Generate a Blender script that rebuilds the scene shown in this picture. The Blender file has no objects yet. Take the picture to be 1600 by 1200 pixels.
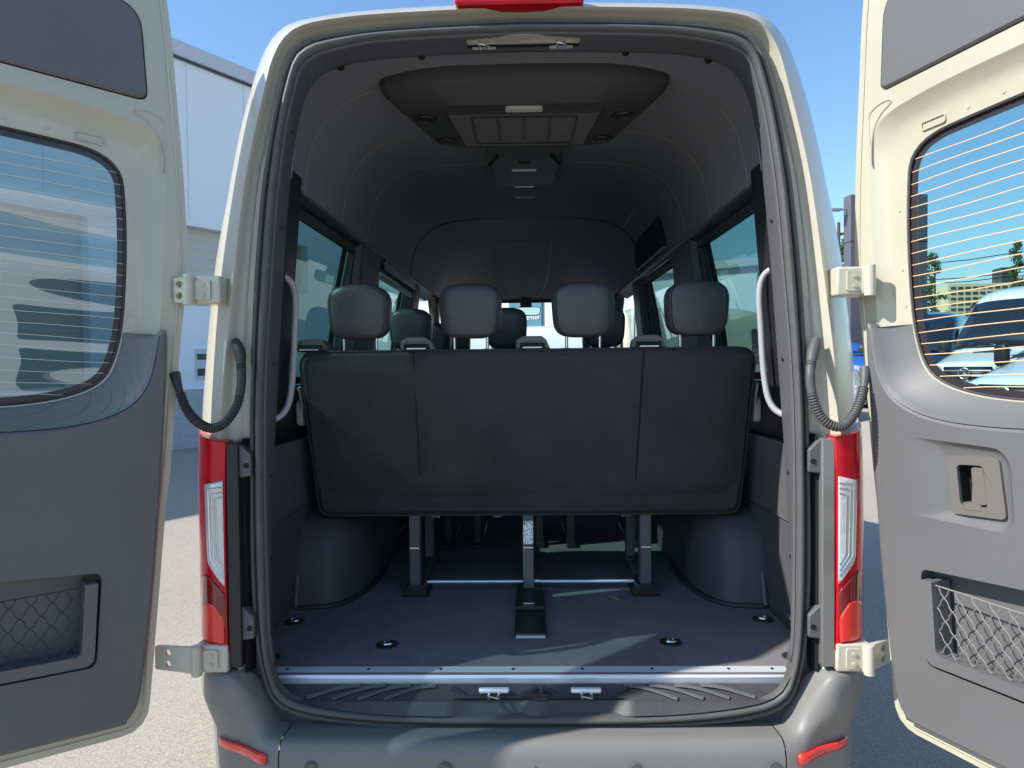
import bpy, bmesh, math, random
from math import sin, cos, pi, radians, sqrt, atan2, tan
from mathutils import Vector, Matrix
from mathutils.geometry import tessellate_polygon
random.seed(7)
SC = bpy.context.scene
COL = SC.collection

# ------------------------------------------------------------------ camera
F = 1109.0
cd = bpy.data.cameras.new('camera'); cam = bpy.data.objects.new('camera', cd); COL.objects.link(cam)
cd.sensor_fit = 'HORIZONTAL'; cd.sensor_width = 36; cd.lens = F / 1600 * 36
cd.clip_start = 0.05; cd.clip_end = 3000
yaw, pitch, roll = math.atan(23 / F), math.atan(27 / F), radians(.6)
fw = Vector((-sin(yaw) * cos(pitch), cos(yaw) * cos(pitch), -sin(pitch)))
rt = fw.cross(Vector((0, 0, 1))).normalized(); up = rt.cross(fw)
rt, up = cos(roll) * rt - sin(roll) * up, sin(roll) * rt + cos(roll) * up
CAM = Vector((0, -2.02, 1.57))
cam.matrix_world = Matrix(((rt.x, up.x, -fw.x, CAM.x), (rt.y, up.y, -fw.y, CAM.y), (rt.z, up.z, -fw.z, CAM.z), (0, 0, 0, 1)))
SC.camera = cam

# ------------------------------------------------------------------ light
ELEV = radians(40.5); SAZ = Vector((-.946, -.324)).normalized()
SDIR = Vector((SAZ.x * cos(ELEV), SAZ.y * cos(ELEV), sin(ELEV)))
w = bpy.data.worlds.new('World'); SC.world = w; w.use_nodes = True
nt = w.node_tree; bg = nt.nodes['Background']
sky = nt.nodes.new('ShaderNodeTexSky'); sky.sky_type = 'NISHITA'; sky.sun_disc = False
sky.sun_elevation = ELEV; sky.sun_rotation = atan2(SAZ.x, SAZ.y)
sky.air_density = 1.3; sky.dust_density = .6; sky.ozone_density = 2.5
tn = nt.nodes.new('ShaderNodeMix'); tn.data_type = 'RGBA'; tn.blend_type = 'MULTIPLY'; tn.inputs[0].default_value = 1; tn.inputs[7].default_value = (.78, .96, 1.12, 1)
nt.links.new(sky.outputs[0], tn.inputs[6]); nt.links.new(tn.outputs[2], bg.inputs[0]); bg.inputs[1].default_value = .14
sl = bpy.data.lights.new('sun', 'SUN'); sun = bpy.data.objects.new('sun', sl); COL.objects.link(sun)
sl.energy = 5.0; sl.angle = radians(.5); sl.color = (1, .955, .88)
sun.rotation_euler = SDIR.to_track_quat('Z', 'Y').to_euler(); sun.location = (-20, -10, 20)
SC.view_settings.view_transform = 'Standard'; SC.view_settings.look = 'None'
SC.view_settings.exposure = .5; SC.view_settings.gamma = 1
SC.cycles.max_bounces = 10; SC.cycles.diffuse_bounces = 6; SC.cycles.glossy_bounces = 4
SC.cycles.transparent_max_bounces = 24
SC.cycles.caustics_reflective = False; SC.cycles.caustics_refractive = False
SC.cycles.use_denoising = True

# ------------------------------------------------------------------ materials
def lin(c):
    return tuple(c) + (1,) if len(c) == 3 else c
def mat(name, col, rough=.5, metal=0, coat=0, spec=.5, noise=None, bump=None, speck=None, bump2=None):
    """noise=(scale,amount): tone variation; bump=(scale,strength); speck=(scale,thr,colour)"""
    m = bpy.data.materials.new(name); m.use_nodes = True
    n = m.node_tree.nodes; l = m.node_tree.links; p = n['Principled BSDF']
    p.inputs['Base Color'].default_value = lin(col); p.inputs['Roughness'].default_value = rough
    p.inputs['Metallic'].default_value = metal; p.inputs['Coat Weight'].default_value = coat
    p.inputs['Coat Roughness'].default_value = .06; p.inputs['Specular IOR Level'].default_value = spec
    tc = n.new('ShaderNodeTexCoord')
    cur = None
    if noise:
        t = n.new('ShaderNodeTexNoise'); t.inputs['Scale'].default_value = noise[0]; t.inputs['Detail'].default_value = 6
        l.new(tc.outputs['Object'], t.inputs['Vector'])
        mx = n.new('ShaderNodeMix'); mx.data_type = 'RGBA'
        a = noise[1]
        mx.inputs[6].default_value = lin([x * (1 - a) for x in col]); mx.inputs[7].default_value = lin([min(1, x * (1 + a)) for x in col])
        l.new(t.outputs['Fac'], mx.inputs[0]); cur = mx.outputs[2]
    if speck:
        t = n.new('ShaderNodeTexNoise'); t.inputs['Scale'].default_value = speck[0]; t.inputs['Detail'].default_value = 2
        l.new(tc.outputs['Object'], t.inputs['Vector'])
        r = n.new('ShaderNodeValToRGB'); r.color_ramp.elements[0].position = speck[1]; r.color_ramp.elements[1].position = speck[1] + .06
        l.new(t.outputs['Fac'], r.inputs[0])
        mx = n.new('ShaderNodeMix'); mx.data_type = 'RGBA'
        l.new(r.outputs[0], mx.inputs[0])
        if cur: l.new(cur, mx.inputs[6])
        else: mx.inputs[6].default_value = lin(col)
        mx.inputs[7].default_value = lin(speck[2]); cur = mx.outputs[2]
    if cur: l.new(cur, p.inputs['Base Color'])
    nrm = None
    for b in (bump, bump2):
        if b:
            t = n.new('ShaderNodeTexNoise'); t.inputs['Scale'].default_value = b[0]; t.inputs['Detail'].default_value = 3
            l.new(tc.outputs['Object'], t.inputs['Vector'])
            bn = n.new('ShaderNodeBump'); bn.inputs['Strength'].default_value = b[1]; bn.inputs['Distance'].default_value = b[2] if len(b) > 2 else .001
            l.new(t.outputs['Fac'], bn.inputs['Height'])
            if nrm: l.new(nrm, bn.inputs['Normal'])
            nrm = bn.outputs[0]
    if nrm: l.new(nrm, p.inputs['Normal'])
    return m
def glass(name, tint, base=.06, gain=.7, wave=None, rough=0.0):
    m = bpy.data.materials.new(name); m.use_nodes = True
    n = m.node_tree.nodes; l = m.node_tree.links
    for x in list(n): n.remove(x)
    o = n.new('ShaderNodeOutputMaterial'); tr = n.new('ShaderNodeBsdfTransparent'); gl = n.new('ShaderNodeBsdfGlossy')
    tr.inputs[0].default_value = lin(tint); gl.inputs['Roughness'].default_value = rough
    lw = n.new('ShaderNodeLayerWeight'); lw.inputs[0].default_value = .5
    pw = n.new('ShaderNodeMath'); pw.operation = 'POWER'; pw.inputs[1].default_value = 4
    ma = n.new('ShaderNodeMath'); ma.operation = 'MULTIPLY_ADD'; ma.inputs[1].default_value = gain; ma.inputs[2].default_value = base
    l.new(lw.outputs['Facing'], pw.inputs[0]); l.new(pw.outputs[0], ma.inputs[0])
    mx = n.new('ShaderNodeMixShader'); l.new(ma.outputs[0], mx.inputs[0]); l.new(tr.outputs[0], mx.inputs[1]); l.new(gl.outputs[0], mx.inputs[2])
    l.new(mx.outputs[0], o.inputs[0])
    if wave:
        tc = n.new('ShaderNodeTexCoord'); mp = n.new('ShaderNodeMapping'); mp.inputs['Scale'].default_value = wave[2]
        t = n.new('ShaderNodeTexNoise'); t.inputs['Scale'].default_value = wave[0]; t.inputs['Detail'].default_value = 1
        l.new(tc.outputs['Object'], mp.inputs[0]); l.new(mp.outputs[0], t.inputs['Vector'])
        bn = n.new('ShaderNodeBump'); bn.inputs['Strength'].default_value = 1; bn.inputs['Distance'].default_value = wave[1]
        l.new(t.outputs['Fac'], bn.inputs['Height']); l.new(bn.outputs[0], gl.inputs['Normal'])
    return m

M = {}
M['paint'] = mat('cream_paint', (.51, .48, .385), .28, coat=.45, noise=(3, .05), bump=(2.5, .3, .004))
M['paint_in'] = mat('cream_paint_inner', (.46, .435, .34), .30, coat=.5, noise=(5, .09), bump=(14, .35, .002))
M['door_plastic'] = mat('grey_door_plastic', (.120, .120, .124), .50, bump=(420, .5, .0012), noise=(2.2, .12))
M['bumper'] = mat('grey_bumper_plastic', (.185, .18, .172), .48, bump=(1200, .25, .0005), noise=(4, .1), speck=(160, .73, (.3, .29, .27)))
M['trim'] = mat('charcoal_trim', (.095, .095, .105), .55, bump=(800, .3, .0006), noise=(3, .1))
M['liner'] = mat('headliner_fabric', (.262, .26, .288), .95, spec=.15, bump=(700, .5, .0008), noise=(2, .08))
M['liner_edge'] = mat('headliner_seam', (.22, .22, .23), .7)
M['black'] = mat('black_plastic', (.014, .014, .016), .45, bump=(600, .2, .0005))
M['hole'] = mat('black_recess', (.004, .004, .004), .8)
M['rubber'] = mat('grey_rubber_seal', (.085, .084, .082), .55, noise=(20, .25), bump=(60, .3, .001))
M['arch'] = mat('arch_plastic', (.07, .07, .08), .6, bump=(500, .4, .001))
M['ac'] = mat('air_unit_plastic', (.05, .048, .05), .6, bump=(500, .3, .0008))
M['tread'] = mat('sill_tread_plastic', (.055, .054, .055), .5, noise=(30, .3), bump=(300, .5, .001), speck=(120, .72, (.14, .13, .12)))
M['rubber_dark'] = mat('dark_rubber', (.03, .03, .032), .6)
M['carpet'] = mat('floor_carpet', (.185, .175, .185), .95, spec=.1, noise=(7, .3), speck=(260, .70, (.34, .33, .33)), bump=(500, .6, .001), bump2=(6, .5, .004))
M['fabric'] = mat('bench_back_fabric', (.066, .063, .062), .97, spec=.08, noise=(4, .35), bump=(420, 1, .003), bump2=(11, .8, .012))
M['leather'] = mat('seat_vinyl', (.068, .068, .074), .40, bump=(300, .4, .001), noise=(5, .1), bump2=(11, .6, .010))
M['steel'] = mat('bright_steel', (.7, .7, .7), .25, metal=1)
M['alu'] = mat('brushed_aluminium', (.80, .83, .88), .38, metal=.45, bump=(200, .15, .0005))
M['grab'] = mat('grey_handle_coating', (.36, .36, .37), .45)
M['darkmetal'] = mat('black_seat_metal', (.02, .02, .022), .4)
M['red'] = mat('red_lens', (.50, .0, .010), .2, coat=.0, noise=(18, .35))
M['red_dark'] = mat('dark_red_lens', (.18, .002, .004), .1, coat=1)
M['red_bright'] = mat('bright_red_reflector', (.8, .02, .012), .2, coat=1, bump=(260, .8, .002))
M['clear'] = mat('clear_lens', (.62, .63, .64), .12, coat=1, metal=.25, bump=(70, .6, .003))
M['grey_lens'] = mat('smoked_lens_side', (.16, .16, .155), .15, coat=1)
M['white_paint'] = mat('white_paint', (.78, .8, .79), .2, coat=1)
M['blue_paint'] = mat('blue_paint', (.01, .12, .55), .25, coat=1)
M['navy_paint'] = mat('navy_paint', (.012, .018, .05), .2, coat=1)
M['cream_van'] = mat('pale_cream_paint', (.62, .62, .44), .3, coat=.8)
M['dark_glass'] = mat('dark_vehicle_glass', (.015, .02, .028), .05, spec=.9)
M['tyre'] = mat('tyre_rubber', (.02, .02, .02), .8)
M['rim'] = mat('wheel_rim', (.45, .46, .47), .35, metal=.8)
M['headlamp'] = mat('headlamp_lens', (.55, .6, .66), .08, metal=.5, coat=1, bump=(25, .7, .01))
M['glass_door'] = glass('tinted_rear_glass', (.26, .38, .40), base=.19, gain=.6, wave=(1.8, .019, (.3, 1, 2.6)))
M['glass_right'] = glass('tinted_rear_glass_clear', (.46, .64, .64), base=.03, gain=.5)
M['glass_side'] = glass('dark_tinted_side_glass', (.17, .32, .30), base=.05, gain=.9)
M['glass_front'] = glass('windscreen_glass', (.8, .9, .92), base=.03, gain=.5)
M['frit'] = mat('black_glass_border', (.035, .03, .038), .3)
M['heater'] = mat('copper_heater_line', (.85, .55, .30), .4)
M['heater_pale'] = mat('pale_heater_line', (.95, .88, .74), .4)
M['net'] = mat('black_net_cord', (.05, .05, .052), .8)
M['net_r'] = mat('grey_net_cord', (.20, .19, .18), .7)
M['mirror'] = mat('mirror_glass', (.7, .8, .75), .02, metal=1)
M['vent'] = mat('vent_grille', (.13, .125, .12), .5)
M['lamp'] = mat('ceiling_lamp_lens', (.5, .48, .45), .25)
M['sticker'] = mat('white_sticker', (.75, .78, .8), .4, speck=(170, .52, (.06, .07, .08)))
M['sensor'] = mat('parking_sensor_plastic', (.11, .11, .11), .4)

def asphalt():
    m = mat('pale_asphalt', (.36, .325, .28), .9, spec=.2, noise=(.5, .16), bump=(170, .8, .004))
    n = m.node_tree.nodes; l = m.node_tree.links; p = n['Principled BSDF']
    tc = n.new('ShaderNodeTexCoord')
    v = n.new('ShaderNodeTexVoronoi'); v.inputs['Scale'].default_value = 150
    l.new(tc.outputs['Object'], v.inputs['Vector'])
    old = p.inputs['Base Color'].links[0].from_socket
    r = n.new('ShaderNodeValToRGB'); e = r.color_ramp.elements
    e[0].position = 0; e[0].color = (.55, .55, .56, 1); e[1].position = 1; e[1].color = (1.35, 1.32, 1.25, 1)
    sp = n.new('ShaderNodeSeparateColor'); l.new(v.outputs['Color'], sp.inputs[0]); l.new(sp.outputs[0], r.inputs[0])
    mx = n.new('ShaderNodeMix'); mx.data_type = 'RGBA'; mx.blend_type = 'MULTIPLY'; mx.inputs[0].default_value = .5
    l.new(old, mx.inputs[6]); l.new(r.outputs[0], mx.inputs[7]); l.new(mx.outputs[2], p.inputs['Base Color'])
    return m
M['asphalt'] = asphalt()

# ------------------------------------------------------------------ helpers
def link(o, parent=None):
    COL.objects.link(o)
    if parent is not None: o.parent = parent
    return o
def empty(name, label=None, cat=None, loc=(0, 0, 0), rotz=0, group=None, kind=None, parent=None):
    o = bpy.data.objects.new(name, None); link(o, parent); o.location = loc; o.rotation_euler = (0, 0, rotz)
    o.empty_display_size = .1
    return tag(o, label, cat, group, kind)
def tag(o, label=None, cat=None, group=None, kind=None):
    if label: o['label'] = label
    if cat: o['category'] = cat
    if group: o['group'] = group
    if kind: o['kind'] = kind
    return o

class MB:
    def __init__(s): s.v = []; s.f = []; s.m = []; s.mi = 0
    def add(s, vs, fs):
        k = len(s.v); s.v += [tuple(p) for p in vs]; s.f += [tuple(i + k for i in f) for f in fs]; s.m += [s.mi] * len(fs)
    def box(s, a, b, rot=None, piv=None):
        x0, y0, z0 = a; x1, y1, z1 = b
        vs = [(x0, y0, z0), (x1, y0, z0), (x1, y1, z0), (x0, y1, z0), (x0, y0, z1), (x1, y0, z1), (x1, y1, z1), (x0, y1, z1)]
        if rot:
            R = rot; c = Vector(piv) if piv else Vector(((x0 + x1) / 2, (y0 + y1) / 2, (z0 + z1) / 2))
            vs = [tuple(R @ (Vector(p) - c) + c) for p in vs]
        s.add(vs, [(0, 3, 2, 1), (4, 5, 6, 7), (0, 1, 5, 4), (1, 2, 6, 5), (2, 3, 7, 6), (3, 0, 4, 7)])
    def loft(s, rings, closed=True, cap0=False, cap1=False):
        n = len(rings[0]); vs = [p for r in rings for p in r]; fs = []
        for i in range(len(rings) - 1):
            for j in range(n if closed else n - 1):
                k = (j + 1) % n
                fs.append((i * n + j, i * n + k, (i + 1) * n + k, (i + 1) * n + j))
        if cap0: fs.append(tuple(range(n))[::-1])
        if cap1: fs.append(tuple((len(rings) - 1) * n + j for j in range(n)))
        s.add(vs, fs)
    def tube(s, path, r, n=10, caps=True, closed=False, flat=None):
        path = [Vector(p) for p in path]; N = len(path); rs = r if isinstance(r, (list, tuple)) else [r] * N
        t0 = (path[1] - path[0]).normalized(); ref = Vector((0, 0, 1)) if abs(t0.z) < .9 else Vector((1, 0, 0))
        u = t0.cross(ref).normalized(); rings = []
        for i, p in enumerate(path):
            if closed: t = (path[(i + 1) % N] - path[i - 1]).normalized()
            else: t = (path[min(i + 1, N - 1)] - path[max(i - 1, 0)]).normalized()
            u = (u - t * u.dot(t)).normalized(); v = t.cross(u)
            fa, fb = flat if flat else (1, 1)
            rings.append([p + (u * cos(2 * pi * k / n) * fa + v * sin(2 * pi * k / n) * fb) * rs[i] for k in range(n)])
        if closed: rings.append(rings[0]); s.loft(rings)
        else: s.loft(rings, True, caps, caps)
    def plate(s, outer, holes, fn, t0, t1):
        """polygon with holes in (a,b) -> fn(a,b,t), solid between t0 and t1"""
        loops = [outer] + list(holes); allp = [p for lp in loops for p in lp]
        tri = tessellate_polygon([[Vector((p[0], p[1], 0)) for p in lp] for lp in loops])
        n = len(allp)
        vs = [fn(p[0], p[1], t0) for p in allp] + [fn(p[0], p[1], t1) for p in allp]
        fs = [tuple(t) for t in tri] + [tuple(i + n for i in t[::-1]) for t in tri]
        k = 0
        for lp in loops:
            m = len(lp)
            for i in range(m): fs.append((k + i, k + (i + 1) % m, n + k + (i + 1) % m, n + k + i))
            k += m
        s.add(vs, fs)
    def cyl(s, c, r, h, axis='Z', n=24, r2=None):
        c = Vector(c); r2 = r if r2 is None else r2
        A = {'X': (Vector((0, 1, 0)), Vector((0, 0, 1)), Vector((1, 0, 0))), 'Y': (Vector((1, 0, 0)), Vector((0, 0, 1)), Vector((0, 1, 0))), 'Z': (Vector((1, 0, 0)), Vector((0, 1, 0)), Vector((0, 0, 1)))}[axis]
        rings = [[c + A[2] * hh + (A[0] * cos(2 * pi * k / n) + A[1] * sin(2 * pi * k / n)) * rr for k in range(n)] for hh, rr in ((0, r), (h, r2))]
        s.loft(rings, True, True, True)
    def build(s, name, mats, parent=None, smooth=38, bevel=None, recalc=True, sub=0, solid=None):
        me = bpy.data.meshes.new(name); me.from_pydata(s.v, [], s.f)
        ms = mats if isinstance(mats, (list, tuple)) else [mats]
        for x in ms: me.materials.append(x)
        if len(ms) > 1: me.polygons.foreach_set('material_index', s.m)
        if recalc:
            bm = bmesh.new(); bm.from_mesh(me)
            bmesh.ops.remove_doubles(bm, verts=bm.verts, dist=1e-5)
            bmesh.ops.recalc_face_normals(bm, faces=bm.faces); bm.to_mesh(me); bm.free()
        for p in me.polygons: p.use_smooth = True
        try: me.set_sharp_from_angle(angle=radians(smooth))
        except Exception: pass
        o = bpy.data.objects.new(name, me); link(o, parent)
        if solid:
            md = o.modifiers.new('solid', 'SOLIDIFY'); md.thickness = solid; md.offset = 0
        if bevel:
            md = o.modifiers.new('bevel', 'BEVEL'); md.width = bevel; md.segments = 2; md.limit_method = 'ANGLE'; md.angle_limit = radians(40)
            md.harden_normals = False
        if sub:
            md = o.modifiers.new('sub', 'SUBSURF'); md.levels = sub; md.render_levels = sub
        return o

def crom(pts, k=6, closed=False):
    """Catmull-Rom through points (any dimension)"""
    n = len(pts); out = []; D = len(pts[0])
    rng = range(n) if closed else range(n - 1)
    for i in rng:
        P = [pts[(i + j) % n] if closed else pts[min(max(i + j, 0), n - 1)] for j in (-1, 0, 1, 2)]
        for a in range(k):
            t = a / k
            out.append(tuple(.5 * (2 * P[1][d] + (P[2][d] - P[0][d]) * t + (2 * P[0][d] - 5 * P[1][d] + 4 * P[2][d] - P[3][d]) * t * t + (3 * P[1][d] - P[0][d] - 3 * P[2][d] + P[3][d]) * t ** 3) for d in range(D)))
    if not closed: out.append(tuple(pts[-1]))
    return out
def rpoly(pts, r, k=5):
    """rounded polygon; r scalar or list"""
    n = len(pts); out = []
    for i in range(n):
        a, b, c = Vector(pts[i - 1]), Vector(pts[i]), Vector(pts[(i + 1) % n]); rr = r[i] if isinstance(r, (list, tuple)) else r
        if rr <= 0: out.append(tuple(b)); continue
        u = (a - b); v = (c - b); lu, lv = u.length, v.length; u.normalize(); v.normalize()
        d = min(rr, lu * .48, lv * .48); p, q = b + u * d, b + v * d
        for j in range(k + 1):
            t = j / k; out.append(tuple(p * (1 - t) ** 2 + b * 2 * t * (1 - t) + q * t * t))
    return out
def arcres(loop, n, closed=True):
    L = [Vector(p) for p in loop]
    if closed: L = L + [L[0]]
    d = [0]
    for i in range(1, len(L)): d.append(d[-1] + (L[i] - L[i - 1]).length)
    out = []; j = 0; tot = d[-1]; m = n if closed else n - 1
    for i in range(n):
        t = tot * i / m
        while j < len(d) - 2 and d[j + 1] < t: j += 1
        q = (t - d[j]) / max(1e-9, d[j + 1] - d[j]); out.append(tuple(L[j].lerp(L[j + 1], q)))
    return out
def offs(loop, d):
    """offset closed 2d loop inward (towards centroid side) by d"""
    n = len(loop); A = sum(loop[i][0] * loop[(i + 1) % n][1] - loop[(i + 1) % n][0] * loop[i][1] for i in range(n)) / 2
    sg = 1 if A > 0 else -1; out = []
    for i in range(n):
        a, b = Vector(loop[i - 1]), Vector(loop[(i + 1) % n]); t = (b - a)
        if t.length < 1e-9: out.append(loop[i]); continue
        t.normalize(); nrm = Vector((-t.y, t.x)) * sg
        out.append((loop[i][0] + nrm.x * d, loop[i][1] + nrm.y * d))
    return out
def superell(c, size, e1=.35, e2=.35, nu=28, nv=18, taper=0, lean=0):
    """rounded cushion; returns verts, faces"""
    def pw(a, e): return (abs(a) ** e) * (1 if a >= 0 else -1)
    rings = []
    for i in range(nv + 1):
        ph = -pi / 2 + pi * i / nv; r = pw(cos(ph), e1); z = pw(sin(ph), e1)
        ring = []
        for j in range(nu):
            th = 2 * pi * j / nu; x = r * pw(cos(th), e2); y = r * pw(sin(th), e2)
            tp = 1 + taper * z
            ring.append((c[0] + x * size[0] / 2 * tp, c[1] + y * size[1] / 2 + lean * z, c[2] + z * size[2] / 2))
        rings.append(ring)
    return rings

CEN = (0, 1.6)
def half(pts, k=5):
    """half outline (x>=0, bottom centre to top centre) -> closed loop"""
    h = crom(pts, k); return h + [(-x, z) for x, z in h[::-1][1:-1]]
def polar(loop, angs):
    A = [(atan2(p[1] - CEN[1], p[0]) - (-pi / 2)) % (2 * pi) for p in loop]
    R = [sqrt(p[0] ** 2 + (p[1] - CEN[1]) ** 2) for p in loop]
    n = len(loop); out = []
    for a in angs:
        best = None
        for i in range(n):
            a0, a1 = A[i], A[(i + 1) % n]
            if a1 < a0 - pi: a1 += 2 * pi
            aa = a if a >= a0 - 1e-9 else a + 2 * pi
            if a0 - 1e-9 <= aa <= a1 + 1e-9:
                p, q = loop[i], loop[(i + 1) % n]
                dx, dz = cos(a - pi / 2), sin(a - pi / 2)
                ex, ez = q[0] - p[0], q[1] - p[1]; den = dx * ez - dz * ex
                if abs(den) < 1e-12: continue
                px, pz = p[0], p[1] - CEN[1]; r = (px * ez - pz * ex) / den
                best = (dx * r, CEN[1] + dz * r); break
        out.append(best if best else out[-1])
    return out

# ------------------------------------------------------------------ ground
def gh(x, y):
    t = min(1, max(0, (x - 3.6) / 4.5)); return .45 * t * t * (3 - 2 * t)
g = MB(); xs = [-400, -120, -40, -15, -8, -4, -1, 2, 3.6] + [3.6 + 4.5 * i / 16 for i in range(1, 17)] + [12, 20, 60, 200, 700]
ys = [-400, -100, -30, -10, -4, 0, 5, 12, 25, 60, 200, 900]
g.loft([[(x, y, gh(x, y)) for x in xs] for y in ys], False)
tag(g.build('ground', M['asphalt'], recalc=True), kind='structure')

# ------------------------------------------------------------------ the passenger van
van = empty('passenger_van', 'cream high-roof passenger van parked with both rear doors swung wide open', 'van')
SO = half([(0, .50), (.24, .503), (.50, .515), (.66, .535), (.755, .58), (.79, .665), (.81, .775), (.822, .96), (.819, 1.24), (.812, 1.52), (.797, 1.80), (.771, 2.07), (.745, 2.22), (.713, 2.365), (.688, 2.45), (.655, 2.508), (.60, 2.53), (.50, 2.543), (.30, 2.557), (0, 2.566)])
SI = half([(0, .562), (.385, .566), (.62, .592), (.71, .625), (.742, .683), (.758, .785), (.762, .97), (.763, 1.25), (.756, 1.52), (.736, 1.79), (.712, 2.06), (.682, 2.265), (.656, 2.37), (.636, 2.43), (.60, 2.46), (.55, 2.478), (.39, 2.503), (0, 2.516)])
TI = half([(0, .60), (.60, .61), (.76, .64), (.80, .73), (.80, .93), (.788, 1.22), (.768, 1.515), (.742, 1.88), (.72, 2.12), (.693, 2.30), (.664, 2.40), (.61, 2.47), (.5, 2.505), (.3, 2.52), (0, 2.527)])
CR = half([(0, .485), (.55, .495), (.74, .51), (.79, .56), (.83, .68), (.88, .80), (.89, 1.0), (.89, 1.3), (.868, 1.57), (.84, 1.80), (.805, 2.06), (.775, 2.21), (.742, 2.34), (.715, 2.44), (.68, 2.505), (.63, 2.54), (.54, 2.558), (.39, 2.57), (0, 2.582)])
SILH = [(0, .42), (.5, .42), (.9, .42), (.92, .45), (.94, .6), (.955, .72), (.995, .79), (1.012, .93), (1.014, 1.12), (1.008, 1.40), (.994, 1.57), (.975, 1.75), (.952, 1.92), (.915, 2.10), (.872, 2.30), (.835, 2.43), (.797, 2.53), (.757, 2.59), (.70, 2.628), (.50, 2.655), (.25, 2.667), (0, 2.672)]
SIL = half(SILH)
base = arcres(SO, 220)
i0 = min(range(220), key=lambda i: (base[i][0] ** 2 * 4 + (base[i][1] - .5) ** 2)); base = base[i0:] + base[:i0]
ANG = sorted((atan2(p[1] - CEN[1], p[0]) + pi / 2) % (2 * pi) for p in base)
so, si, ti, cr, sil = (polar(x, ANG) for x in (SO, SI, TI, CR, SIL))
def mixl(a, b, t): return [(p[0] * (1 - t) + q[0] * t, p[1] * (1 - t) + q[1] * t) for p, q in zip(a, b)]
def scl(a, f): return [(p[0] * f, CEN[1] + (p[1] - CEN[1]) * f) for p in a]
def ring(lp, Y): return [(p[0], Y, p[1]) for p in lp]
# rear frame of the body shell
b = MB()
silw = [(p[0] * 1.010, p[1]) for p in sil]
b.loft([ring(silw, .34), ring(silw, .18), ring(mixl(silw, cr, .20), .125), ring(mixl(silw, cr, .48), .07), ring(mixl(silw, cr, .74), .032), ring(mixl(silw, cr, .93), .006), ring(cr, -.002),
        ring(mixl(cr, so, .06), .0), ring(mixl(cr, so, .14), .022), ring(mixl(cr, so, .5), .038), ring(mixl(cr, so, .62), .040), ring(mixl(cr, so, .68), .046), ring(so, .05), ring(mixl(so, si, .8), .05)])
b.build('rear_body_frame', M['paint'], van, smooth=50)

low = [i for i in range(len(ANG)) if so[i][1] < .78]
low = [i for i in low if i > len(ANG) / 2] + [i for i in low if i <= len(ANG) / 2]
b = MB(); b.loft([[(mixl(cr, so, k)[i][0], Y, mixl(cr, so, k)[i][1]) for i in low] for k, Y in ((.30, .016), (.6, .034), (1.0, .044), (1.25, .044))], False)
b.build('sill_gap_shade', M['black'], van, smooth=60)  # black strip added as the shade in the gap between seal and bumper
# side walls, roof and nose
def Wx(z):
    P = SILH
    for a, c in zip(P[3:], P[4:]):
        if a[1] <= z <= c[1]: return a[0] + (c[0] - a[0]) * (z - a[1]) / (c[1] - a[1])
    return 1.0
zz = [.42, .6, .8, 1.1, 1.3, 1.50, 1.7, 1.95, 2.19, 2.30, 2.40, 2.48, 2.54, 2.58, 2.61, 2.63]
prof = [(Wx(z) if z > .45 else 1.0, z) for z in zz] + [(.60, 2.645), (.45, 2.658), (.25, 2.667), (0, 2.672)]
NP = len(prof)
def topz(Y):
    K = [(0, 2.672), (3.3, 2.66), (3.8, 2.58), (4.25, 2.33), (4.9, 1.72), (5.1, 1.50), (5.6, 1.28), (5.85, .95), (5.9, .7)]
    for a, c in zip(K, K[1:]):
        if a[0] <= Y <= c[0]: return a[1] + (c[1] - a[1]) * (Y - a[0]) / (c[0] - a[0])
    return .7
stY = [.34, .40, 1.475, 1.95, 3.08, 3.40, 3.8, 4.25, 4.6, 4.9, 5.1, 5.4, 5.6, 5.78, 5.85]
b = MB(); side_windows = [(.40, 1.475), (1.95, 3.08), (3.40, 4.25)]
for sgn in (1, -1):
    for i in range(len(stY) - 1):
        ya, yb = stY[i], stY[i + 1]
        for j in range(NP - 1):
            pa, pb = prof[j], prof[j + 1]
            if 1.49 < pa[1] < 2.18 and any(a - .001 <= ya and yb <= c + .001 for a, c in side_windows): continue
            def P(p, Y):
                tz = topz(Y); k = (tz - .42) / (2.672 - .42)
                if Y <= 3.8 + 1e-6: z = p[1] if p[1] < 2.2 else min(p[1], 2.2 + (p[1] - 2.2) * (tz - 2.2) / (2.672 - 2.2))
                elif Y <= 4.2501: z = p[1] if p[1] < 2.18 else 2.19 + (p[1] - 2.19) * (tz - 2.19) / (2.672 - 2.19)
                else: z = .42 + (p[1] - .42) * k
                x = p[0] * (1 if Y < 4.9 else 1 - .12 * ((Y - 4.9) / .95) ** 2)
                return (sgn * x, Y, z)
            if 4.24 < ya and yb < 4.95 and pa[1] > 2.3: continue
            if 4.24 < ya and yb < 4.91 and 1.65 < pa[1] < 2.28: continue
            b.add([P(pa, ya), P(pb, ya), P(pb, yb), P(pa, yb)], [(0, 1, 2, 3)])
b.build('body_shell', M['paint'], van, smooth=45)
for s_ in (1, -1):
    ap = MB(); ap.tube([(s_ * .80, 4.22, 2.26), (s_ * .845, 4.55, 2.0), (s_ * .90, 4.92, 1.66)], .045, 8)
    ap.build('windscreen_pillar', M['black'], van)
b = MB()
b.loft([[(x, 4.26 + .02 * (1 - (x / .8) ** 2), 2.25) for x in (-.80, -.5, 0, .5, .80)], [(x * 1.08, 4.60 + .05 * (1 - (x / .8) ** 2), 1.93) for x in (-.80, -.5, 0, .5, .80)], [(x * 1.13, 4.95 + .06 * (1 - (x / .8) ** 2), 1.55) for x in (-.80, -.5, 0, .5, .80)]], False)
b.build('windscreen', M['glass_front'], van)
b = MB(); b.box((-.8, 4.235, 2.13), (.8, 4.255, 2.30)); b.build('windscreen_header', M['black'], van)
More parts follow.
